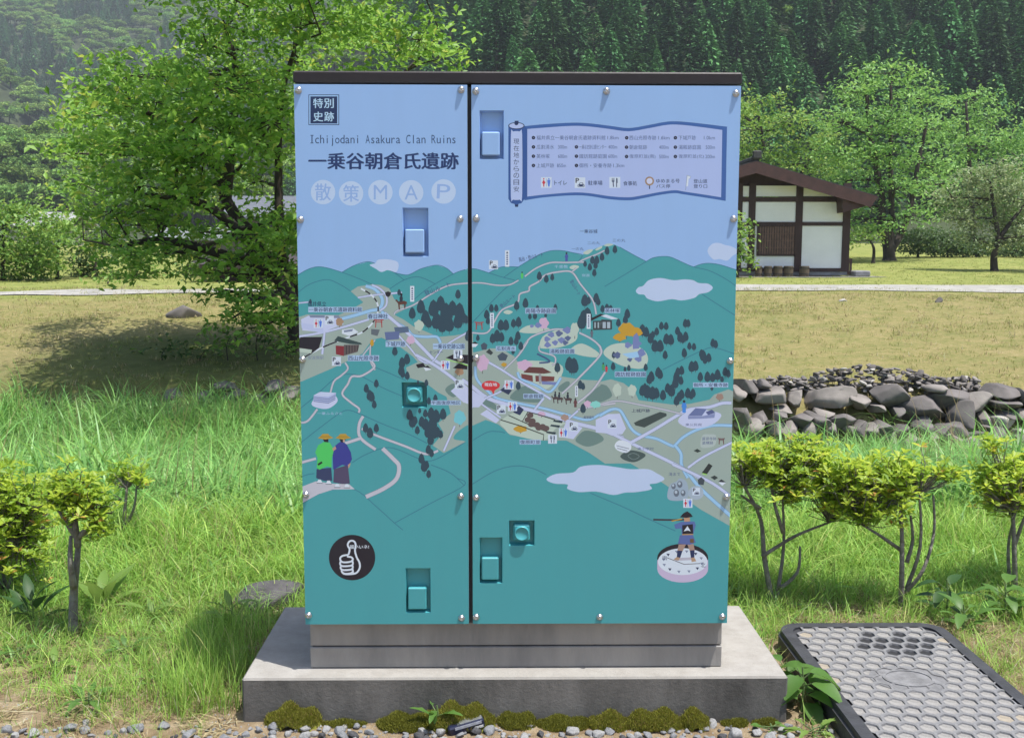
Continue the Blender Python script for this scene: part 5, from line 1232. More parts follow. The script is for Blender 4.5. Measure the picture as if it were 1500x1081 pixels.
# roof: two slopes with thickness, and gable boards
ax, az = hp(110, 95); ex, ez = hp(1062, 372)
def slope_pts(sgn):
    dx, dz = (ex-ax)*sgn, ez-az
    return (ax, az), (ax+dx, ez)
for sgn in (1, -1):
    (a0, z0), (a1, z1) = slope_pts(sgn)
    poly = [(a0, z0), (a1, z1), (a1, z1-.16), (a0, z0-.20)] if sgn > 0 else [(a1, z1), (a0, z0), (a0, z0-.20), (a1, z1-.16)]
    mb = MB(); mb.prism(poly, yw-.75, yw+6.6); hpart('roof_slope', mb, M_roof)
    t = .36
    poly = [(a0, z0-.04), (a1-.05*sgn, z1-.03), (a1-.30*sgn, z1-.42), (a0, z0-.48)]
    if sgn < 0: poly = poly[::-1]
    mb = MB(); mb.prism(poly, yw-.82, yw-.752); hpart('gable_board', mb, M_barge)
    # eave: rafters' ends seen from below
    poly = [(a1-1.35*sgn, z1+.17-.20), (a1-.08*sgn, z1-.17), (a1-.30*sgn, z1-.34), (a1-1.30*sgn, z1-.62)]
    if sgn < 0: poly = poly[::-1]
    mb = MB(); mb.prism(poly, yw-.70, yw+6.4); hpart('eave_soffit', mb, M_barge)
gx = [hp(-390, 0)[0], hp(110, 0)[0], hp(610, 0)[0]]
mb = MB(); mb.prism([(hp(-640, 0)[0]+1.1, hp(0, 285)[1]), (hp(860, 0)[0]-1.1, hp(0, 285)[1]), (ax+.1, az-.3), (ax-.1, az-.3)], yw+.16, yw+.3); hpart('gable_wall', mb, M_wood)
mb = MB(); mb.box(ax-.16, ax+.16, yw-.70, yw+6.5, az-.02, az+.14, bev=.03); mb.box(ax-.13, ax+.20, yw-.80, yw-.66, az+.05, az+.36, bev=.04); hpart('ridge', mb, M_roof)
# platform in front of the house
kz = hp(0, 1042)[1]
mb = MB(); a0, _ = hp(-700, 0); a1 = at_y(1296, 405, 39.2)[0]
mb.box(a0, a1, 39.0-D0, 41.2-D0, gz(a1, 39-D0)-.3, hp(0, 998)[1]); o = mb.build('stone_platform', mat('platform_stone', (.20, .195, .18), .9, .4, 3, bump=.4, bscale=10)); tag(o, 'low dark stone platform under the front of the white-walled house', 'platform')
mb = MB(); b0, z1_ = hp(925, 955); b1, _ = hp(1050, 955); mb.box(b0, b1, 39.9-D0, 40.9-D0, hp(0, 1000)[1], z1_, bev=.04); o = mb.build('stepping_stone', M_base); tag(o, 'pale flat step stone on the platform beside the house', 'stone')
fb = empty('slatted_bin', (hp(895, 975)[0], yw+.4, hp(0, 985)[1]), 'small wooden slatted stand beside the right corner of the white-walled house', 'wooden stand')
for k in range(4):
    mb = MB(); mb.box(-.18+k*.095, -.105+k*.095, -.02, .02, 0, .62); mb.build('slat', M_wood, fb)
mb = MB(); mb.box(-.2, .2, .021, .05, .45, .52); mb.build('rail', M_wood, fb)
# five wooden tubs
M_tub = mat('weathered_tub_wood', (.12, .09, .06), .85, .3, 8, stretch=(3, 3, .3)); M_hoop = mat('tub_hoop', (.04, .035, .03), .6)
where = ['below the left end of the lattice window', 'below the lattice window, second from its left post', 'in the middle below the lattice window', 'below the right end of the lattice window', 'standing apart from the other four, below the plain wall panel']
for i, (x0, x1) in enumerate(((120, 171), (190, 250), (262, 331), (342, 416), (465, 541))):
    a, zt = hp(x0, 902); b, zb = hp(x1, 985); r_ = (b-a)/2; h = zt-zb
    t = empty('wooden_tub', ((a+b)/2, yw-.45, hp(0, 998)[1]-.005), 'wooden tub '+where[i], 'tub', 'wooden tubs in front of the house')
    mb = MB(); mb.lathe([(r_*.86, 0), (r_*.97, h*.35), (r_, h*.7), (r_*.95, h), (r_*.85, h), (r_*.8, h*.85), (.01, h*.84)], (0, 0, 0), 'z', 16); mb.build('staves', M_tub, t)
    for z_ in (.22, .78):
        mb = MB(); rr = r_*(.93 if z_ < .5 else .99)+.012; mb.lathe([(rr-.02, h*z_), (rr, h*z_), (rr, h*z_+.04), (rr-.02, h*z_+.04)], (0, 0, 0), 'z', 16); mb.build('hoop', M_hoop, t)
# houses half hidden behind the big tree
def far_house(px, py, Y, w_, h, d, lab, roofc, wallc):
    p = at_y(px, py, Y); x, y = p[0], p[1]; z = gz(x, y); H_ = p[2]-z
    t = empty('house', (x, y, z), lab, 'house')
    mb = MB(); mb.box(-w_/2, w_/2, 0, d, -.3, H_*.62); mb.build('wall', mat('far_wall', wallc, .9, .1, 2), t)
    for s in (1, -1):
        mb = MB(); V = [(-w_/2-.5, d/2-s*(d/2+.6), H_*.58), (w_/2+.5, d/2-s*(d/2+.6), H_*.58), (w_/2+.5, d/2, H_), (-w_/2-.5, d/2, H_)]
        V += [(a, b, c-.14) for a, b, c in V]; Fq = [(0, 1, 2, 3), (7, 6, 5, 4), (0, 4, 5, 1), (1, 5, 6, 2), (2, 6, 7, 3), (3, 7, 4, 0)]
        mb.add(V, Fq if s > 0 else [f[::-1] for f in Fq]); mb.build('roof_slope', mat('far_roof', roofc, .6, .2, 3), t)
    for k in (-.28, .12):
        mb = MB(); mb.box(w_*k, w_*(k+.18), -.03, .02, H_*.2, H_*.45); mb.build('window', mat('far_window', (.03, .035, .04), .15), t)
far_house(376, 283, 66, 4, 3, 7, 'grey-roofed house half hidden behind the big tree', (.11, .12, .14), (.14, .13, .12))
far_house(275, 332, 58, 3, 3, 5, 'pale-roofed shed glimpsed through the leaves of the big tree', (.20, .21, .22), (.12, .11, .10))
far_house(60, 309, 75, 3.2, 3, 5, 'small pale-roofed building behind the bushes by the path', (.30, .30, .30), (.3, .28, .25))
far_house(420, 368, 33, 5, 2, 4, 'low brown shed beside the map cabinet\'s left edge, beyond the path', (.045, .03, .028), (.06, .04, .035))
# ================================================================== VEGETATION
M_bark = mat('dark_bark', (.045, .036, .030), .95, .4, 8, bump=.6, bscale=20, stretch=(1, 1, .3))
M_bark_grey = mat('grey_lichened_bark', (.11, .095, .08), .95, .0, 30, col2=(.26, .25, .22), bump=.5, bscale=60)
M_leaf_tree = leaf_mat('cherry_leaves', (.10, .25, .035), (.28, .50, .085), (.40, .48, .09), .45, spec=.5)
M_leaf_r = leaf_mat('broad_leaves', (0.109, 0.254, 0.062), (0.254, 0.470, 0.121), (0.338, 0.532, 0.145), .35)
M_leaf_w = leaf_mat('grey_green_leaves', (0.160, 0.235, 0.104), (0.309, 0.384, 0.188), (0.375, 0.413, 0.225), .3)
M_leaf_b = leaf_mat('bush_leaves', (0.096, 0.221, 0.038), (0.250, 0.403, 0.086), (0.384, 0.461, 0.115), .35)
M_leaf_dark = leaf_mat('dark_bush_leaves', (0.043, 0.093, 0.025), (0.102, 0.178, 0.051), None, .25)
def leaf_np(P, size, r, up=.55, asp=.5, droop=.0):
    """diamond leaves folded along the midrib at points P"""
    n = len(P)
    nr = r.normal(size=(n, 3)); nr[:, 2] = np.abs(nr[:, 2])*.7+up*1.6; nr /= np.linalg.norm(nr, axis=1)[:, None]
    ax = r.normal(size=(n, 3)); ax[:, 2] -= droop; ax -= (ax*nr).sum(1)[:, None]*nr; ax /= np.linalg.norm(ax, axis=1)[:, None]
    sd = np.cross(nr, ax)
    L_ = size*r.uniform(.65, 1.3, n)[:, None]; W_ = L_*asp
    b = P-ax*L_*.5; t = P+ax*L_*.5-nr*L_*.10; l = P+sd*W_*.5+nr*L_*.10; rr = P-sd*W_*.5+nr*L_*.10
    V = np.stack([b, rr, t, l], 1).reshape(-1, 3)
    k = np.arange(n)*4
    Fc = np.stack([np.stack([k, k+1, k+2], 1), np.stack([k, k+2, k+3], 1)], 1).reshape(-1, 3)
    return V, Fc
def sprays(clumps, r, per, spread, flat=.35):
    """leaf points: flat sprays spread through each clump, more of them towards its skin"""
    out = []; cen = []
    for (c, rad, ns) in clumps:
        d = r.normal(size=(ns, 3)); d /= np.linalg.norm(d, axis=1)[:, None]
        rr = r.uniform(.15, 1, ns)**.45
        S = np.asarray(c)+d*rr[:, None]*np.asarray(rad)*r.uniform(.85, 1.18, ns)[:, None]
        cen.append(S)
        q_ = r.normal(size=(ns, per, 3))*np.array([spread, spread, spread*flat])
        tilt = r.normal(size=(ns, 1, 2))*.35
        q_[..., 2] += (q_[..., 0:1]*tilt[..., 0:1]+q_[..., 1:2]*tilt[..., 1:2])[..., 0]
        out.append((S[:, None, :]+q_).reshape(-1, 3))
    return np.concatenate(out), cen
def tree(name, label, cat, group, Y, stems, clumps, leaf, per, spread, mleaf, mbark, r0=.16, seed=1, dens=1.0, dy=1.0, up=.55, base=None, asp=.5, twig=True, depth=1.0, flat=.35, squash=1.0):
    r = np.random.default_rng(seed)
    k = Y/FPX
    st = []
    for s in stems:
        pts = [at_y(px, py, Y+dY) for px, py, dY in s]
        st.append(pts)
    if base is None: base = st[0][0]
    gzb = gz(base[0], base[1])
    root = empty(name, (base[0], base[1], gzb), label, cat, group)
    B = Vector(root.location)
    wood = MB(); allp = []
    for i, pts in enumerate(st):
        if i == 0: pts[0] = np.array([pts[0][0], pts[0][1], gzb-.1])
        P = np.array(spline3(pts, 5)); m = len(P)
        ra = r0*(1 if i == 0 else .7)*np.linspace(1, .28, m)
        if i == 0: ra[0] *= 1.5; ra[1] *= 1.15
        wood.tube([Vector(p)-B for p in P], ra, 8); allp.append((P, ra))
    ap = np.concatenate([a for a, _ in allp]); ar = np.concatenate([b for _, b in allp])
    cl = []
    for c in clumps:
        px, py, rx, ry = c[:4]; dY = c[4] if len(c) > 4 else r.uniform(-1, 1)*dy
        cc = at_y(px, py, Y+dY); rad = (rx*k, (rx+ry)*.5*k*depth, ry*k*squash)
        ns = max(3, int(dens*rad[0]*rad[2]*30/(spread*spread*8)))
        cl.append((cc, rad, ns))
    P, cen = sprays(cl, r, per, spread, flat)
    P = P[P[:, 2] > gzb+.05]
    for (cc, rad, ns), S in zip(cl, cen):
        d = np.linalg.norm((ap-cc)*np.array([1, 1, 1.4]), axis=1)+np.clip(ap[:, 2]-cc[2], 0, None)*2
        j = int(np.argmin(d)); a = ap[j]
        mid = (a+cc)/2+r.normal(size=3)*.08*np.linalg.norm(cc-a)
        w_ = min(ar[j]*.6, r0*.32)
        wood.tube([Vector(q_)-B for q_ in (a, mid, cc)], [w_, w_*.7, w_*.35], 6, cap=False)
        if twig:
            for s in S[::max(1, len(S)//9)]:
                wood.tube([Vector(q_)-B for q_ in (cc, (cc+s)/2+r.normal(size=3)*.04, s)], [w_*.35, w_*.22, w_*.1], 4, cap=False)
    wood.build('trunk', mbark, root, smooth=True)
    V, Fc = leaf_np(P, leaf, r, up, asp)
    obj('crown', mesh_np('crown', V-np.array(B), Fc, mleaf, attr=np.repeat(r.random(len(P)), 2)), root)
    return root
def spline3(pts, n=4):
    P = [np.array(p, float) for p in pts]; m = len(P); out = []
    for i in range(m-1):
        a = P[max(i-1, 0)]; b, c = P[i], P[i+1]; d = P[min(i+2, m-1)]
        for t in np.arange(n)/n: out.append(0.5*((2*b)+(-a+c)*t+(2*a-5*b+4*c-d)*t*t+(-a+3*b-3*c+d)*t**3))
    out.append(P[-1]); return out

# the big spreading tree on the bank
tree('cherry_tree', 'big spreading tree with bright green leaves, shading the bank beside the map cabinet', 'tree', None, 17.2,
     [[(436, 515, 0), (425, 440, 0), (385, 370, .1), (335, 300, .2), (318, 250, .2), (285, 205, 0), (215, 165, -.3)], [(428, 450, 0), (412, 360, .3), (408, 250, .4), (413, 140, .4), (440, 50, .4)], [(405, 400, 0), (310, 368, -.4), (234, 352, -.8), (175, 362, -1.0)], [(428, 440, .2), (470, 330, .6), (520, 190, .8), (610, 90, .8)], [(330, 295, .2), (340, 200, .3), (345, 100, .4), (330, 40, .4)], [(372, 360, 0), (300, 300, -.9), (200, 285, -1.4)]],
     [(240, -50, 90, 34, -3.0), (330, -70, 100, 36, -4.0), (430, -60, 100, 36, -4.4), (530, -50, 90, 36, -3.8), (280, -130, 100, 36, -2.4), (390, -150, 110, 40, -3.2), (500, -140, 110, 40, -2.8), (600, -60, 70, 36, -2.6), (450, -90, 100, 36, -1.2), (350, -40, 90, 30, -.8), (230, 150, 90, 30, -2.6), (330, 130, 90, 30, -2.8), (200, 215, 90, 30, -2.6), (310, 215, 90, 30, -2.8), (400, 180, 60, 40, -2.4), (250, 280, 80, 24, -2.2), (140, 130, 42, 20), (185, 112, 60, 26), (128, 172, 34, 22), (215, 160, 66, 30), (300, 62, 36, 22), (325, 35, 50, 28), (390, 20, 70, 30), (455, 35, 80, 40), (540, 45, 80, 40), (615, 60, 48, 34), (650, 85, 26, 26), (270, 125, 64, 30), (345, 112, 66, 36), (400, 150, 50, 36), (430, 90, 44, 40), (175, 205, 56, 30), (250, 205, 66, 28), (330, 195, 66, 34), (395, 215, 48, 36), (150, 245, 40, 22), (205, 262, 50, 24), (270, 262, 48, 22), (165, 310, 44, 26),
      (225, 305, 46, 24), (380, 265, 48, 28), (405, 320, 36, 30), (410, 375, 34, 26), (395, 405, 34, 18), (350, 345, 36, 18), (300, 340, 40, 18), (250, 370, 42, 20), (190, 372, 44, 22), (150, 355, 34, 22), (290, 400, 40, 16), (335, 400, 30, 16), (120, 300, 26, 22), (520, 140, 80, 50), (600, 150, 60, 40), (500, 240, 70, 40), (460, 330, 50, 40), (330, 425, 34, 14, -1.5), (375, 440, 40, 18, -2), (415, 455, 30, 24, -2), (425, 400, 26, 30, -1.5), (390, 475, 36, 18, -1.5), (350, 460, 30, 12, -1.8), (425, 340, 24, 30, -1.2), (100, 170, 22, 12), (105, 225, 24, 14), (260, 100, 50, 18), (350, 75, 50, 20), (170, 160, 50, 18), (405, 350, 36, 24), (420, 420, 30, 20), (360, 375, 40, 20), (280, 375, 40, 18), (215, 400, 34, 14), (120, 270, 30, 18), (300, 235, 60, 26), (200, 330, 50, 22), (240, 330, 40, 20), (300, 300, 40, 16)],
     .135, 24, .21, M_leaf_tree, M_bark, .15, 3, 1.5, 2.2, depth=2.2, flat=.18, squash=.62)
# low sprouts in its shade
for i, (px, py, rx, ry, wh) in enumerate(((335, 500, 40, 20, 'left of the trunk, in the middle of the shade'), (378, 492, 34, 24, 'close to the trunk'), (296, 520, 30, 14, 'above the shaded wall stones'), (422, 505, 20, 34, 'against the cabinet\'s edge'), (240, 515, 34, 12, 'towards the sunny side'), (360, 545, 40, 14, 'just above the wall at the bank\'s foot'), (190, 535, 30, 10, 'at the outer rim of the shade'), (415, 550, 26, 16, 'low down beside the cabinet'))):
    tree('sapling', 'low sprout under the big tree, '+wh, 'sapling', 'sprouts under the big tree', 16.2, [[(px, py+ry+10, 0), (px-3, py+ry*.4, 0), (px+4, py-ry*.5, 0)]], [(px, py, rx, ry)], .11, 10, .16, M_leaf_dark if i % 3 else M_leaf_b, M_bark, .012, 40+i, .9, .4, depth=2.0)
# trees round the house
tree('broadleaf_tree', 'tall round-crowned tree with a forked dark trunk behind the white-walled house\'s right side', 'tree', None, 55,
     [[(1303, 382, 0), (1301, 360, 0), (1292, 330, 0), (1290, 280, 0), (1275, 200, 0), (1270, 140, 0)], [(1304, 368, 0), (1318, 345, .3), (1332, 310, .4), (1345, 240, .4), (1360, 170, .4)], [(1302, 365, 0), (1306, 330, 0), (1305, 250, -.3), (1305, 120, -.3)]],
     [(1300, 108, 52, 26), (1255, 135, 40, 24), (1345, 145, 46, 26), (1235, 180, 46, 26), (1300, 175, 60, 34), (1365, 190, 46, 30), (1225, 225, 40, 24), (1285, 230, 56, 32), (1350, 240, 52, 30), (1240, 265, 40, 22), (1310, 280, 52, 26), (1375, 270, 32, 22), (1265, 300, 36, 20), (1325, 318, 40, 18), (1290, 338, 34, 14), (1250, 320, 24, 14)], .25, 30, .50, M_leaf_r, M_bark, .34, 11, 1.15, 2.8, flat=.2, squash=.62)
tree('broadleaf_tree', 'bushy light green tree rising behind the roof of the white-walled house', 'tree', None, 63,
     [[(1130, 392, 0), (1132, 340, 0), (1125, 260, 0), (1110, 160, 0)], [(1132, 340, 0), (1165, 270, 0), (1195, 220, 0)]],
     [(1108, 150, 34, 20), (1095, 190, 46, 26), (1150, 180, 46, 26), (1190, 210, 40, 26), (1110, 230, 50, 30), (1165, 240, 50, 28), (1215, 250, 36, 28), (1130, 275, 50, 26), (1195, 285, 44, 24), (1225, 300, 30, 18), (1050, 170, 50, 30), (1040, 230, 60, 40), (1050, 300, 50, 40), (1100, 320, 40, 24), (1180, 330, 40, 20)], .26, 28, .50, M_leaf_b, M_bark, .25, 12, 1.1, 2.4, flat=.2, squash=.66)
tree('broadleaf_tree', 'leafy tree behind the forked tree, its crown against the cedar slope', 'tree', None, 70,
     [[(1425, 372, 0), (1424, 320, 0), (1420, 240, 0), (1415, 150, 0)], [(1424, 310, 0), (1460, 240, 0), (1485, 190, 0)]],
     [(1415, 150, 40, 22), (1445, 175, 40, 26), (1395, 195, 34, 26), (1435, 215, 46, 28), (1480, 200, 36, 30), (1400, 250, 38, 26), (1450, 260, 44, 28), (1500, 250, 40, 36), (1530, 220, 40, 36), (1420, 300, 40, 24), (1480, 310, 44, 26), (1375, 300, 30, 22), (1530, 300, 40, 30)], .28, 28, .54, M_leaf_r, M_bark, .26, 13, 1.1, 2.6, flat=.2, squash=.66)
tree('weeping_tree', 'small grey-green tree with drooping crown and leaning trunk on the lawn', 'tree', None, 44.5,
     [[(1457, 397, 0), (1456, 375, 0), (1462, 350, 0), (1455, 300, 0), (1450, 265, 0)], [(1460, 355, 0), (1485, 320, 0), (1510, 290, 0)]],
     [(1425, 262, 34, 16), (1465, 258, 40, 20), (1395, 290, 24, 20), (1435, 292, 40, 20), (1485, 290, 36, 24), (1405, 322, 28, 16), (1450, 325, 40, 18), (1495, 330, 34, 24), (1430, 350, 30, 12), (1478, 355, 32, 14), (1525, 300, 36, 30), (1525, 345, 30, 24)], .17, 18, .27, M_leaf_w, M_bark, .17, 14, 1.1, 1.2)
tree('pruned_shrub', 'small pruned shrub with a bare leaning stem on the lawn right of the white-walled house', 'shrub', None, 52, [[(1279, 374, 0), (1280, 364, 0), (1272, 352, 0), (1262, 345, 0)]], [(1258, 345, 18, 12), (1275, 340, 16, 11), (1245, 352, 10, 10), (1287, 348, 8, 7)], .16, 16, .24, M_leaf_b, M_bark, .09, 15, 1.2, .5)
for i, (px, py, rx, ry, lab) in enumerate(((1345, 352, 30, 20, 'dark rounded bush behind the forked tree\'s trunk'), (1388, 356, 32, 22, 'dark spreading bush beyond the lawn, left of the drooping tree'), (1430, 364, 26, 14, 'low dark bush behind the drooping tree\'s trunk'), (1488, 368, 30, 14, 'low dark bush right of the drooping tree\'s trunk'), (1222, 352, 20, 22, 'dark bush at the back corner of the white-walled house'), (1080, 352, 11, 42, 'upright yellow-green bush between the cabinet and the white-walled house'))):
    Y = 60 if i < 5 else 39
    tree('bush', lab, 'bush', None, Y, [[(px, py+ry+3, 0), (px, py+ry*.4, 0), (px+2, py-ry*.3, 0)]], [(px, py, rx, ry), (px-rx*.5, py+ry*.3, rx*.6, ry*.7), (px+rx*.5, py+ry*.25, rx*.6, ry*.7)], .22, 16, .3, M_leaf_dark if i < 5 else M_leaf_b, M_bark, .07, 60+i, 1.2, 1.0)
# bushes beyond the path at the left
for i, (Y, cl, lab) in enumerate(((33.5, [(5, 315, 46, 24), (60, 330, 34, 28), (50, 375, 34, 30), (40, 318, 28, 20), (15, 372, 48, 34), (-30, 350, 40, 50), (20, 412, 40, 22)], 'tall light green bush at the near end of the path\'s row of bushes'), (34.5, [(85, 345, 34, 26), (70, 385, 30, 26), (100, 325, 18, 16)], 'light green bush second in the row beyond the path'),
                                  (35.5, [(140, 372, 34, 26), (120, 400, 26, 22), (160, 345, 26, 18)], 'darker bush in the middle of the row beyond the path'), (36, [(200, 385, 30, 22), (180, 408, 22, 16), (225, 405, 18, 14)], 'low bush at the far end of the row beyond the path'), (36, [(300, 405, 34, 16), (345, 400, 30, 20), (390, 400, 30, 22)], 'wide low bush behind the big tree\'s trunk, beyond the path'), (31.4, [(157, 412, 14, 9), (147, 418, 8, 7)], 'small clipped shrub standing on the verge of the path'))):
    px, py, rx, ry = cl[0]
    tree('bush', lab, 'bush', None, Y, [[(px, 436 if i < 5 else 434, 0), (px, py+ry*.6, 0), (px+2, py, 0)]], cl, .17, 18, .25, M_leaf_b if i in (0, 1, 3, 5) else M_leaf_dark, M_bark, .06, 80+i, 1.1, .8)

# ---- clipped azaleas along the near edge
M_leaf_az = leaf_mat('azalea_leaves', (0.171, 0.328, 0.039), (0.473, 0.590, 0.079), (0.578, 0.289, 0.105), .5, spec=.6)
def azalea(label, stems, clumps, Y, seed, leaf=.031, r0=.0105, dens=.92, low=.0):
    r = np.random.default_rng(seed)
    b0 = at_ground(stems[0][0][0], stems[0][0][1]); Y = b0[1]+D0
    root = empty('azalea_shrub', tuple(b0), label, 'shrub', None); B = Vector(b0)
    wood = MB(); tips = []
    for i, s in enumerate(stems):
        pts = [at_y(px, py, Y+(0 if j == 0 else r.uniform(-.04, .04))) for j, (px, py) in enumerate(s)]
        if i == 0: pts[0] = np.array([b0[0], b0[1], b0[2]-.03])
        P = spline3(pts, 4); ra = r0*(1 if i == 0 else .72)*np.linspace(1, .45, len(P))
        wood.tube([Vector(p)-B for p in P], ra, 8); tips.append(P[-1])
    k = Y/FPX; pts = []
    for (px, py, rx, ry) in clumps:
        c = at_y(px, py, Y+r.uniform(-.05, .05)); rad = np.array([rx*k, (rx+ry)*.55*k, ry*k*1.25])
        n = int(dens*rx*ry*.085)+4
        S = c+np.clip(r.normal(size=(n, 3)), -2.1, 2.1)*rad*np.array([.66, .6, .60])
        S[::7] += np.abs(r.normal(size=(len(S[::7]), 3)))*np.array([0, 0, .035])
        j = int(np.argmin([np.linalg.norm(t-c) for t in tips]))
        for s in S:
            m_ = (tips[j]*.4+s*.6)+r.normal(size=3)*.012; m_[2] = min(m_[2], s[2])
            wood.tube([Vector(q_)-B for q_ in (tips[j], m_, s)], [r0*.2, r0*.14, r0*.08], 4, cap=False)
        # whorls of leaves
        for s in S:
            m = int(r.integers(5, 11)); a = r.uniform(0, 6.28)+np.arange(m)*2.4; el = r.uniform(-.15, 1.1, m)
            pts.append((np.repeat(s[None], m, 0), np.stack([np.cos(a)*np.cos(el), np.sin(a)*np.cos(el), np.sin(el)], 1), np.full(m, r.random())))
    P = np.concatenate([p[0] for p in pts]); D = np.concatenate([p[1] for p in pts]); rn = np.clip(np.concatenate([p[2] for p in pts])*.8+r.random(len(P))*.2, 0, 1)
    n = len(P); L_ = (leaf*r.uniform(.6, 1.25, n))[:, None]
    sd = np.cross(D, np.array([0, 0, 1.0])+r.normal(size=(n, 3))*.25); sd /= np.linalg.norm(sd, axis=1)[:, None]; nr = np.cross(sd, D)
    b = P+D*L_*.12; t = P+D*L_-nr*L_*.12; l = P+D*L_*.62+sd*L_*.21+nr*L_*.08; rr = P+D*L_*.62-sd*L_*.21+nr*L_*.08
    V = np.stack([b, rr, t, l], 1).reshape(-1, 3); kk = np.arange(n)*4
    Fc = np.stack([np.stack([kk, kk+1, kk+2], 1), np.stack([kk, kk+2, kk+3], 1)], 1).reshape(-1, 3)
    wood.build('stems', M_bark_grey, root, smooth=True)
    obj('foliage', mesh_np('foliage', V-np.array(B), Fc, M_leaf_az, attr=np.repeat(rn, 2)), root)
azalea('azalea with two pale stems beside the cabinet\'s right edge', [[(1135, 888), (1120, 820), (1114, 760), (1090, 712)], [(1137, 880), (1148, 800), (1146, 725)], [(1116, 815), (1165, 785), (1215, 765)], [(1142, 862), (1168, 838), (1172, 800)], [(1147, 780), (1135, 740), (1128, 700)], [(1114, 745), (1085, 725)]],
       [(1095, 682, 28, 18), (1130, 680, 40, 22), (1175, 690, 44, 28), (1165, 716, 34, 18), (1215, 700, 32, 24), (1190, 665, 26, 12), (1140, 665, 26, 10), (1225, 735, 26, 16)], 3.5, 1)
azalea('azalea with one dark forked trunk behind the handhole cover', [[(1320, 893), (1321, 840), (1321, 780), (1318, 715)], [(1326, 868), (1352, 835), (1368, 780), (1367, 725)], [(1328, 862), (1348, 800), (1347, 722)], [(1320, 806), (1290, 785), (1262, 768)], [(1328, 824), (1337, 790), (1333, 750)]],
       [(1245, 715, 34, 24), (1285, 730, 40, 30), (1270, 700, 40, 18), (1310, 705, 34, 24), (1345, 698, 34, 14), (1380, 695, 22, 10), (1320, 688, 22, 12), (1265, 755, 28, 12), (1240, 690, 20, 12)], 3.5, 2)
azalea('azalea with slender stems growing to the right of the handhole cover', [[(1488, 872), (1486, 820), (1484, 760), (1480, 735)], [(1480, 868), (1477, 800), (1488, 750)], [(1486, 800), (1500, 760), (1515, 735)]],
       [(1450, 712, 26, 18), (1480, 715, 34, 24), (1500, 690, 28, 20), (1455, 690, 18, 10), (1455, 650, 10, 16), (1470, 735, 26, 14), (1520, 710, 30, 26), (1500, 735, 26, 16)], 3.5, 3)
azalea('cut-back azalea with a bare sawn-off trunk and few reddish leaves', [[(106, 932), (108, 870), (112, 830), (116, 783)], [(108, 860), (103, 820), (104, 785)], [(114, 800), (110, 765), (106, 735)], [(116, 786), (132, 770), (140, 750)], [(115, 790), (95, 760), (80, 735)]],
       [(82, 720, 26, 18), (112, 708, 26, 14), (140, 745, 24, 16), (100, 750, 26, 16), (145, 775, 16, 12), (125, 725, 20, 12)], 3.3, 4, r0=.016, dens=.75)
azalea('dense yellow-green azalea at the left end of the row', [[(8, 880), (6, 840), (4, 790)], [(8, 870), (22, 830), (30, 780)], [(6, 860), (-20, 820), (-30, 780)]],
       [(20, 720, 40, 26), (35, 750, 34, 30), (10, 770, 44, 34), (20, 810, 40, 26), (-30, 740, 40, 40), (-30, 800, 40, 40), (45, 800, 18, 20)], 3.3, 5)
azalea('small azalea sprig rising out of the tall grass behind the cut-back azalea', [[(180, 800), (182, 760), (186, 715)], [(182, 775), (196, 745), (200, 715)]],
       [(190, 695, 22, 12), (175, 702, 16, 10), (205, 705, 14, 8)], 4.3, 6, dens=1.0)

# ---- broad-leaved weeds, each leaf its own piece
def leaf_blade(name, L_, W_, m, seed, curl=.25, notch=0.0):
    r = np.random.default_rng(seed); n = 7; V = []; Fc = []
    for i in range(n):
        t = i/(n-1); w_ = W_*math.sin(math.pi*min(1, t**.8*.96+.02))**.8*(1+notch*math.sin(i*2.6)); z = -curl*L_*t*t
        V += [(-w_/2, t*L_, z+w_*.16), (0, t*L_, z), (w_/2, t*L_, z+w_*.16)]
    for i in range(n-1):
        for j in range(2): a = i*3+j; Fc.append((a, a+1, a+4, a+3))
    return mesh_np(name, V, Fc, m, smooth=True, attr=[seed % 7/7]*len(Fc))
M_weed = leaf_mat('weed_leaf', (0.083, 0.187, 0.033), (0.143, 0.275, 0.055), None, .35, spec=.5)
M_weed2 = leaf_mat('pale_weed_leaf', (.16, .27, .055), (.22, .33, .08), None, .35)
M_weed3 = leaf_mat('dark_weed_leaf', (.035, .09, .025), (.06, .13, .03), None, .3)
M_stem = mat('green_stem', (.10, .16, .05), .7, .2, 20)
def weed(label, px, py, leaves, m, seed, hgt=.08, ground=None, leaf=(.07, .035), curl=.35, notch=0.0, el=(.1, 1.0)):
    r = np.random.default_rng(seed)
    b = at_ground(px, py) if ground is None else np.array(ground)
    root = empty('weed_plant', tuple(b), label, 'weed')
    st = MB(); protos = [leaf_blade('leaf', leaf[0], leaf[1], m, seed*7+i, curl, notch) for i in range(3)]
    top = hgt
    st.tube([(0, 0, -.01), (.004, 0, top*.5), (0, .004, top)], [.004, .003, .002], 6)
    for i in range(leaves):
        a = i*2.4+r.uniform(-.4, .4); z = top*(.15+.85*i/leaves); e = r.uniform(*el); s = r.uniform(.7, 1.15)
        out = .015+.02*r.random()
        x, y = math.cos(a)*out, math.sin(a)*out
        st.tube([(0, 0, z*.8), (x, y, z)], [.0018, .0014], 5)
        o = obj('leaf', protos[i % 3], root, (x, y, z)); o.rotation_euler = (e, 0, a-math.pi/2); o.scale = (s, s, s)
    st.build('stem', M_stem, root)
p1 = at_z(1190, 1003, 0.0)
weed('leafy weed with broad ribbed leaves growing between slab and handhole cover', 0, 0, 15, M_weed, 3, .12, (0.815, 0.02, 0.0), (.085, .060), .45, .0, (-.35, .35))
weed('second broad-leaved weed at the slab\'s right side, beside the handhole cover\'s far corner', 0, 0, 7, M_weed, 4, .07, (0.815, 0.17, 0.0), (.06, .034), .45, .0, (0, .7))
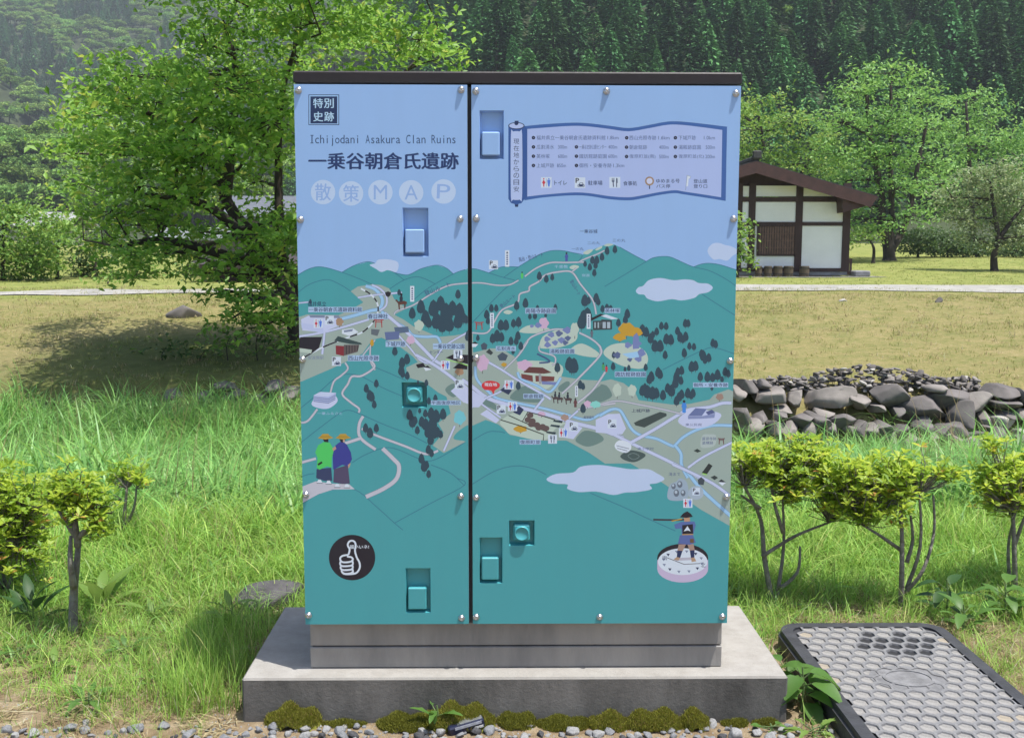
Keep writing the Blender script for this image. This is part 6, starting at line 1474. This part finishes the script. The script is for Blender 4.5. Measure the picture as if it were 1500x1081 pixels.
weed('grey-green lobed weed growing before the slab beside the packet', 0, 0, 8, M_weed, 5, .06, tuple(at_z(640, 1066, .0)[:2])+(0.0,), (.055, .020), .35, .22, (.2, 1.3))
weed('pale jagged weed at the slab\'s right front corner', 0, 0, 9, M_weed2, 6, .025, (.80, -.125, 0.0), (.045, .018), .4, .25, (-.1, .7))
weed('tiny round-leaved weed on the moss before the slab\'s right end', 0, 0, 6, M_weed, 8, .02, (.70, -.10, 0.0), (.024, .018), .3, .0, (0, .6))
weed('dark glossy dock plant left of the cut-back azalea', 48, 915, 9, M_weed3, 9, .10, None, (.10, .034), .35, .05, (.3, 1.1))
weed('pale green dock plant right of the cut-back azalea', 150, 895, 9, M_weed2, 10, .08, None, (.13, .045), .3, .05, (.5, 1.2))
weed('bright green dock plant in the grass between the azalea and the rock', 225, 908, 6, M_weed2, 11, .05, None, (.09, .030), .35, .05, (.2, 1.0))
weed('broad-leaved weed behind the far right corner of the handhole cover', 1410, 925, 10, M_weed, 12, .09, None, (.08, .034), .45, .05, (0, .9))
weed('grey-green leafy weed beside the slender-stemmed azalea', 1470, 905, 12, M_weed, 13, .12, None, (.09, .045), .4, .0, (-.1, .7))
weed('dark leafy weed under the slender-stemmed azalea', 1385, 905, 10, M_weed3, 14, .13, None, (.07, .035), .4, .0, (-.1, .8))
weed('yellowish leafy weed beside the flat rock', 340, 925, 9, M_weed2, 15, .10, None, (.08, .028), .4, .05, (.2, 1.1))

for i, (px, py, m, lab) in enumerate(((25, 965, M_weed, 'low green weed on the bare earth at the left end'), (80, 985, M_weed2, 'pale low weed before the cut-back azalea'), (185, 960, M_weed, 'low green weed right of the cut-back azalea\'s foot'), (235, 1005, M_weed2, 'pale low weed near the shadow of the cabinet'), (130, 1035, M_weed, 'low green weed among the straw'), (285, 935, M_weed3, 'dark leafy weed in the grass left of the slab'))):
    weed(lab, px, py, 9, m, 30+i, .035, None, (.06, .022), .35, .1, (-.1, .8))
# ================================================================== GRASS AND FOREST
def scatter(name, label, P, rot, scl, protos):
    """one object of kind stuff: copies of the prototypes on points, by geometry nodes"""
    me = bpy.data.meshes.new(name)
    me.vertices.add(len(P)); me.vertices.foreach_set('co', np.asarray(P, np.float32).ravel())
    a = me.attributes.new('rot', 'FLOAT_VECTOR', 'POINT'); a.data.foreach_set('vector', np.asarray(rot, np.float32).ravel())
    a = me.attributes.new('scl', 'FLOAT_VECTOR', 'POINT'); a.data.foreach_set('vector', np.asarray(scl, np.float32).ravel())
    a = me.attributes.new('pick', 'INT', 'POINT'); a.data.foreach_set('value', rng.integers(0, len(protos), len(P)).astype(np.int32))
    o = bpy.data.objects.new(name, me); C.objects.link(o)
    col = bpy.data.collections.new(name+'_shapes')
    for p in protos: col.objects.link(bpy.data.objects.new(p.name, p))
    ng = bpy.data.node_groups.new(name+'_scatter', 'GeometryNodeTree')
    ng.interface.new_socket(name='Geometry', in_out='INPUT', socket_type='NodeSocketGeometry')
    ng.interface.new_socket(name='Geometry', in_out='OUTPUT', socket_type='NodeSocketGeometry')
    N, L = ng.nodes, ng.links
    gi, go = N.new('NodeGroupInput'), N.new('NodeGroupOutput')
    ip = N.new('GeometryNodeInstanceOnPoints'); ci = N.new('GeometryNodeCollectionInfo')
    ci.inputs['Collection'].default_value = col; ci.inputs['Separate Children'].default_value = True; ci.inputs['Reset Children'].default_value = True
    ip.inputs['Pick Instance'].default_value = True
    def named(nm, ty):
        n = N.new('GeometryNodeInputNamedAttribute'); n.data_type = ty; n.inputs['Name'].default_value = nm
        return n.outputs['Attribute']
    L.new(gi.outputs[0], ip.inputs['Points']); L.new(ci.outputs[0], ip.inputs['Instance'])
    L.new(named('pick', 'INT'), ip.inputs['Instance Index'])
    e2r = N.new('FunctionNodeEulerToRotation'); L.new(named('rot', 'FLOAT_VECTOR'), e2r.inputs[0]); L.new(e2r.outputs[0], ip.inputs['Rotation'])
    L.new(named('scl', 'FLOAT_VECTOR'), ip.inputs['Scale']); L.new(ip.outputs[0], go.inputs[0])
    m = o.modifiers.new('scatter', 'NODES'); m.node_group = ng
    kind(o, 'stuff'); o['label'] = label
    return o
def tuft(name, n, h, spread, wd, bend, m, seed, segs=4, hvar=.45):
    r = np.random.default_rng(seed); V = []; Fc = []; rn = []
    for _ in range(n):
        a = r.uniform(0, 6.28); bx, by = r.normal(size=2)*spread; H_ = h*r.uniform(1-hvar, 1+hvar*.6); d = np.array([math.cos(a), math.sin(a)]); bb = bend*r.uniform(.3, 1.5)
        b = len(V); w0 = wd*r.uniform(.7, 1.2); sd = np.array([-d[1], d[0]]); tone = r.random()
        for i in range(segs+1):
            t = i/segs; out = bb*H_*t**2.0; z = H_*(t-.42*bb*t**2.6)
            c = np.array([bx, by])+d*out; w_ = w0*(1-t**1.6)*(.75+.5*t if t < .5 else 1)
            if i < segs: V += [(*(c-sd*w_/2), z), (*(c+sd*w_/2), z)]
            else: V.append((*c, z))
        for i in range(segs-1): k = b+i*2; Fc += [(k, k+1, k+3), (k, k+3, k+2)]; rn += [tone, tone]
        k = b+(segs-1)*2; Fc.append((k, k+1, k+2)); rn.append(tone)
    return mesh_np(name, V, np.array(Fc), m, attr=rn)
M_reed = leaf_mat('reed_grass', (0.108, 0.264, 0.055), (0.245, 0.460, 0.118), (0.392, 0.530, 0.177), .35, .45, spec=.5, ovar=.28)
M_short = leaf_mat('short_grass', (0.184, 0.355, 0.055), (0.367, 0.561, 0.120), (0.600, 0.582, 0.237), .35, .6, ovar=.25)
M_dry = leaf_mat('dry_grass', (0.253, 0.196, 0.098), (0.460, 0.380, 0.218), (0.500, 0.494, 0.345), .2, .9)
M_bankgrass = leaf_mat('bank_grass', (0.130, 0.195, 0.039), (0.312, 0.312, 0.104), (0.429, 0.364, 0.169), .25, .8)
rg = np.random.default_rng(77)
def field(n, Y0, Y1, marg, fn=None, xlim=None):
    """random points on the ground inside the view's wedge (and a margin)"""
    Y = np.sqrt(rg.uniform(Y0**2, Y1**2, n)); hw = Y*.52+marg
    x = rg.uniform(-1, 1, n)*hw+Y*.014
    k = np.ones(n, bool) if fn is None else fn(x, Y)
    x, Y = x[k], Y[k]
    return np.stack([x, Y-D0, ground_z(x, Y)-.01], 1)
def rs(n, tilt, s0, s1, zs=(.8, 1.25)):
    rot = np.stack([rg.normal(size=n)*tilt, rg.normal(size=n)*tilt, rg.uniform(0, 6.28, n)], 1)
    s = rg.uniform(s0, s1, n); return rot, np.stack([s, s, s*rg.uniform(*zs, n)], 1)
def clear(x, Y):
    """keep off slab, cover and cabinet"""
    y = Y-D0
    return ~((x > SX0-.02) & (x < SX1+.02) & (y > -.5) & (y < SY1+.03)) & ~((x > LX0-.03) & (x < LX1+.02) & (y < LY1+.02))
# tall reed-like grass in the ditch
P = field(10500, 4.35, 14.1, .5, lambda x, Y: (rg.random(len(x)) < smooth01(4.2, 4.9, Y+.25*fbm(x, Y, 1.5, 41)))&(rg.random(len(x)) < 1-smooth01(13.0, 14.0, Y-np.clip(-x, 0, 12)*.03+.5*fbm(x, Y, .8, 42))*.97))
rot, s = rs(len(P), .12, .75, 1.25); g_ = (1+.3*fbm(P[:, 0], P[:, 1], .9, 43))*(1-.12*smooth01(0, 3, P[:, 0])*smooth01(7, 10, P[:, 1])); s *= g_[:, None]
scatter('tall_grass', 'tall reed-like grass filling the ditch behind the cabinet', P, rot, s, [tuft('grass_tuft', 12, .46, .06, .016, 1.05, M_reed, 500+i, 5) for i in range(6)]+[tuft('grass_tuft', 5, .55, .07, .026, .9, M_reed, 510, 5), tuft('grass_stalks', 5, .62, .06, .004, .35, M_dry, 511, 4)])
# shorter meadow grass on the near ground
P = field(10500, 2.7, 4.9, .3, lambda x, Y: clear(x, Y) & (rg.random(len(x)) < .22+.78*smooth01(2.75, 3.3, Y+.22*fbm(x, Y, 3, 44)+.28*smooth01(.3, -.9, x)*smooth01(-1.5, -.9, x)-.30*smooth01(1.0, 1.5, x))))
rot, s = rs(len(P), .2, .55, 1.2)
s *= (0.55+.6*smooth01(3.1, 4.2, P[:, 1]+D0))[:, None]
scatter('meadow_grass', 'short meadow grass round the azaleas', P, rot, s, [tuft('grass_tuft', 12, .16, .03, .0050, .85, M_short, 520+i, 4) for i in range(6)]+[tuft('grass_tuft', 6, .13, .03, .010, .9, M_reed, 527, 4), tuft('grass_stalks', 7, .20, .03, .0022, .4, M_dry, 528, 4)])
# grass against the left side of the slab
x = rg.normal(-.83, .085, 210); y = rg.uniform(.0, .55, 210); k = (x < SX0-.015)
P = np.stack([x[k], y[k], ground_z(x[k], y[k]+D0)-.01], 1); rot, s = rs(len(P), .12, .7, 1.15)
scatter('slab_side_grass', 'fine green grass growing along the left side of the slab', P, rot, s, [tuft('grass_tuft', 9, .15, .02, .003, .35, M_short, 540+i, 4) for i in range(4)])
# straw on the bare earth
P = field(3000, 2.45, 3.75, .2, lambda x, Y: clear(x, Y) & ((x < -.62) | (x > .78)) & (rg.random(len(x)) < .25+.75*smooth01(-.2, .5, fbm(x, Y, 3.2, 45)))); P[:, 2] += .012
rot, s = rs(len(P), .1, .6, 1.2)
def straw(seed):
    r = np.random.default_rng(seed); V = []; Fc = []; rn = []
    for _ in range(12):
        a = r.uniform(0, 6.28); c = r.normal(size=2)*.02; l = r.uniform(.015, .045); d = np.array([math.cos(a), math.sin(a)]); sd = np.array([-d[1], d[0]])*.0011; z0, z1 = r.uniform(0, .008), r.uniform(0, .018); b = len(V)
        V += [(*(c-d*l-sd), z0), (*(c-d*l+sd), z0), (*(c+d*l+sd), z1), (*(c+d*l-sd), z1)]; Fc.append((b, b+1, b+2, b+3)); rn.append(r.random())
    return mesh_np('straw', V, np.array(Fc), M_dry, attr=rn)
scatter('straw_litter', 'dry straw lying on the bare earth', P, rot, s, [straw(560+i) for i in range(5)])
P = field(2600, 2.45, 3.5, .2, lambda x, Y: clear(x, Y) & ((x < -.75) | (x > .8))); rot, s = rs(len(P), .25, .4, 1.0)
scatter('dry_tufts', 'thin dry grass tufts on the bare earth', P, rot, s, [tuft('dry_tuft', 9, .09, .018, .0026, .7, M_short if i else M_dry, 570+i, 3) for i in range(4)])
# sparse turf on the far bank
P = field(18000, 13.6, 28.6, 1.0, lambda x, Y: rg.random(len(x)) < .25+.75*smooth01(-.3, .6, fbm(x, Y, .9, 46)))
rot, s = rs(len(P), .2, .6, 1.3)
scatter('bank_turf', 'sparse dry turf on the far bank', P, rot, s, [tuft('turf_tuft', 10, .075, .05, .010, .8, M_bankgrass if i % 3 else M_dry, 580+i, 2) for i in range(6)])
P = field(7000, 30.6, 60, 1.0, None); rot, s = rs(len(P), .2, .6, 1.2)
scatter('lawn_grass', 'short lawn beyond the path', P, rot, s, [tuft('lawn_tuft', 10, .06, .12, .02, .8, M_bankgrass, 590+i, 2) for i in range(4)])

# ---- cedars and broadleaf woods on the mountains
M_cedar = leaf_mat('cedar_needles', (0.027, 0.099, 0.037), (0.088, 0.230, 0.068), (0.136, 0.289, 0.085), .12, .7, spec=.2, ovar=.55)
M_far_leaf = leaf_mat('far_broadleaf', (0.098, 0.210, 0.045), (0.252, 0.406, 0.091), (0.364, 0.462, 0.126), .25, .7, spec=.2, ovar=.3)
def cedar(seed, h=14.0, rad=2.5):
    r = np.random.default_rng(seed); V = []; Fc = []; rn = []
    n = 1150
    t = r.uniform(0, 1, n)**.8; a = r.uniform(0, 6.283, n)
    tiers = 11; tt = (np.floor(t*tiers)+r.uniform(.2, 1, n)**1.6)/tiers
    lob = 1+.22*np.sin(a*3+seed)+.15*np.sin(a*5+tt*9)
    prof = (1-tt)**.72*(.35+.65*np.minimum(1, tt*6+.4))*lob
    rr = rad*prof*r.uniform(.55, 1.08, n)+.08
    z = h*(.10+.90*tt)-rr*.30
    P = np.stack([rr*np.cos(a), rr*np.sin(a), z], 1)
    d = np.stack([np.cos(a), np.sin(a), -.12+.3*r.normal(size=n)], 1); d /= np.linalg.norm(d, axis=1)[:, None]
    sd = np.cross(d, [0, 0, 1.0])+r.normal(size=(n, 3))*.3; sd /= np.linalg.norm(sd, axis=1)[:, None]
    L_ = (.60*r.uniform(.6, 1.3, n)*(.60+.5*(1-tt)))[:, None]
    up = np.cross(sd, d)
    b = P-d*L_; tp = P+d*L_*.8-up*L_*.2; l = P+sd*L_*.42; q_ = P-sd*L_*.42
    V = np.stack([b, q_, tp, l], 1).reshape(-1, 3); k = np.arange(n)*4
    Fc = np.stack([np.stack([k, k+1, k+2], 1), np.stack([k, k+2, k+3], 1)], 1).reshape(-1, 3)
    rn = np.repeat(np.clip(r.random(n)*.6+.35*tt, 0, 1), 2)  # paler towards the tip: sunlit tops put into the needle tone
    m = 6; tv = np.array([(.22*(1-zz/h)*math.cos(q*6.283/m), .22*(1-zz/h)*math.sin(q*6.283/m), zz) for zz in (-1.0, h*.5, h*.97) for q in range(m)])
    tf = [(i*m+j, i*m+(j+1) % m, (i+1)*m+(j+1) % m) for i in range(2) for j in range(m)]+[(i*m+j, (i+1)*m+(j+1) % m, (i+1)*m+j) for i in range(2) for j in range(m)]
    nV = len(V); V = np.concatenate([V, tv]); Fc = np.concatenate([Fc, np.array(tf)+nV])
    return mesh_np('cedar_tree', V, Fc, [M_cedar, M_bark], np.concatenate([np.zeros(len(rn)), np.ones(len(tf))]), attr=np.concatenate([rn, np.zeros(len(tf))]))
def round_tree(seed, h=9.0, rad=4.2):
    r = np.random.default_rng(seed); n = 1800
    cl = [(np.array([r.normal()*rad*.45, r.normal()*rad*.45, h*(.50+.32*r.random())]), np.array([rad*.5, rad*.5, rad*.36])*r.uniform(.7, 1.1)) for _ in range(9)]
    P = []
    for c, q_ in cl:
        d = r.normal(size=(n//9, 3)); d /= np.linalg.norm(d, axis=1)[:, None]; d[:, 2] = np.abs(d[:, 2])*1.1-.25
        P.append(c+d*q_*r.uniform(.8, 1.1, (n//9, 1)))
    P = np.concatenate(P); V, Fc = leaf_np(P, .68, r, .5, .75)
    nV = len(V); m = 5; tv = np.array([(.25*math.cos(q*6.283/m), .25*math.sin(q*6.283/m), zz) for zz in (-1.0, h*.55) for q in range(m)]); tf = [(j, (j+1) % m, m+(j+1) % m) for j in range(m)]+[(j, m+(j+1) % m, m+j) for j in range(m)]
    rn = np.repeat(r.random(len(P)), 2)
    return mesh_np('broadleaf_tree', np.concatenate([V, tv]), np.concatenate([Fc, np.array(tf)+nV]), [M_far_leaf, M_bark], np.concatenate([np.zeros(len(rn)), np.ones(len(tf))]), attr=np.concatenate([rn, np.zeros(len(tf))]))
cedars = [cedar(700+i, 11.0+1.5*math.sin(i*1.7), 3.1+.35*math.cos(i)) for i in range(7)]
rounds = [round_tree(720+i, 9+math.sin(i), 4.0+.5*math.cos(i*2)) for i in range(5)]
def forest():
    r = np.random.default_rng(91)
    near = []; farc = []; farb = []
    # jittered grids, denser nearby
    for (x0, x1, Y0, Y1, st) in ((-90, 165, 126, 262, 4.9), (-600, 130, 262, 960, 8.6), (-230, -60, 215, 320, 6.0)):
        for x in np.arange(x0, x1, st):
            for Y in np.arange(Y0, Y1, st*1.02):
                px_, py_ = x+r.uniform(-.45, .45)*st, Y+r.uniform(-.45, .45)*st
                z = float(mount_z(px_, py_))
                if z < 3.2+.01*py_: continue
                u, v, zc = project((px_, py_-D0, z+10))
                if zc < 5 or u < -260 or u > 1760 or v < -420: continue
                nz_ = float(fbm(np.array(px_), np.array(py_), .018, 23, 3))
                right = (py_-130-max(0, -(px_-2))*2.3) > -8
                if 215 < py_ < 320 and -230 < px_ < -60 and st > 7: continue
                if right and py_ < 262:
                    if r.random() < .018: farb.append((px_, py_, z, .62))
                    else: near.append((u, v, zc, px_, py_, z))
                else:
                    knoll = py_ < 330 or ((px_+255)/95)**2+((py_-480)/95)**2 < 1
                    if knoll or nz_ > .12: farb.append((px_, py_, z, r.uniform(.8, 1.25)))
                    else: farc.append((px_, py_, z, r.uniform(.85, 1.3)))
    vis = [i for i, (u, v, zc, *_) in enumerate(near) if -20 < u < 1520 and -60 < v < 345 and not (445 < u < 1075 and v > 150) and not (u < 430 and v > 20)]
    vis.sort(key=lambda i: near[i][2]); pick = set(vis[:290])
    for i, (u, v, zc, x, Y, z) in enumerate(near):
        s = r.uniform(.7, 1.25)
        if i in pick:
            o = obj('cedar_tree', cedars[int(r.integers(7))], None, (x, Y-D0, z-.3)); o.scale = (s*r.uniform(.9, 1.12), s*r.uniform(.9, 1.12), s); o.rotation_euler = (r.normal()*.02, r.normal()*.02, r.uniform(0, 6.28))
            tag(o, 'dark green cedar in the dense plantation on the hillside '+('above the map cabinet' if u < 1085 else 'above the white-walled house' if u < 1240 else 'above the tall forked tree' if u < 1390 else 'above the small drooping tree'), 'tree', 'cedars of the hillside plantation')
        else: farc.append((x, Y, z, s))
    for nm, L_, pr, lab in (('cedar_forest', farc, cedars, 'far cedar forest covering the mountains'), ('broadleaf_forest', farb, rounds, 'paler broadleaf woods among the cedars on the mountains')):
        A_ = np.array(L_); n = len(A_)
        P = np.stack([A_[:, 0], A_[:, 1]-D0, A_[:, 2]-.3], 1)
        rot = np.stack([r.normal(size=n)*.02, r.normal(size=n)*.02, r.uniform(0, 6.28, n)], 1); s = A_[:, 3]
        scatter(nm, lab, P, rot, np.stack([s, s, s*r.uniform(.85, 1.15, n)], 1), pr)
    print('forest', len(pick), len(farc), len(farb))
forest()

# ---- the air between: thin haze round the whole valley
def haze():
    mb = MB(); mb.box(-900, 900, -60, 1150, -5, 345)
    m = bpy.data.materials.new('valley_air'); m.use_nodes = True
    N, L = m.node_tree.nodes, m.node_tree.links
    N.remove(N['Principled BSDF'])
    v = N.new('ShaderNodeVolumePrincipled')
    v.inputs['Color'].default_value = (.80, .88, .96, 1); v.inputs['Density'].default_value = HAZE; v.inputs['Anisotropy'].default_value = .2
    L.new(v.outputs[0], N['Material Output'].inputs['Volume'])
    o = mb.build('haze', m); kind(o, 'stuff'); o['label'] = 'thin bluish haze filling the valley'
HAZE = 0.00036
haze()
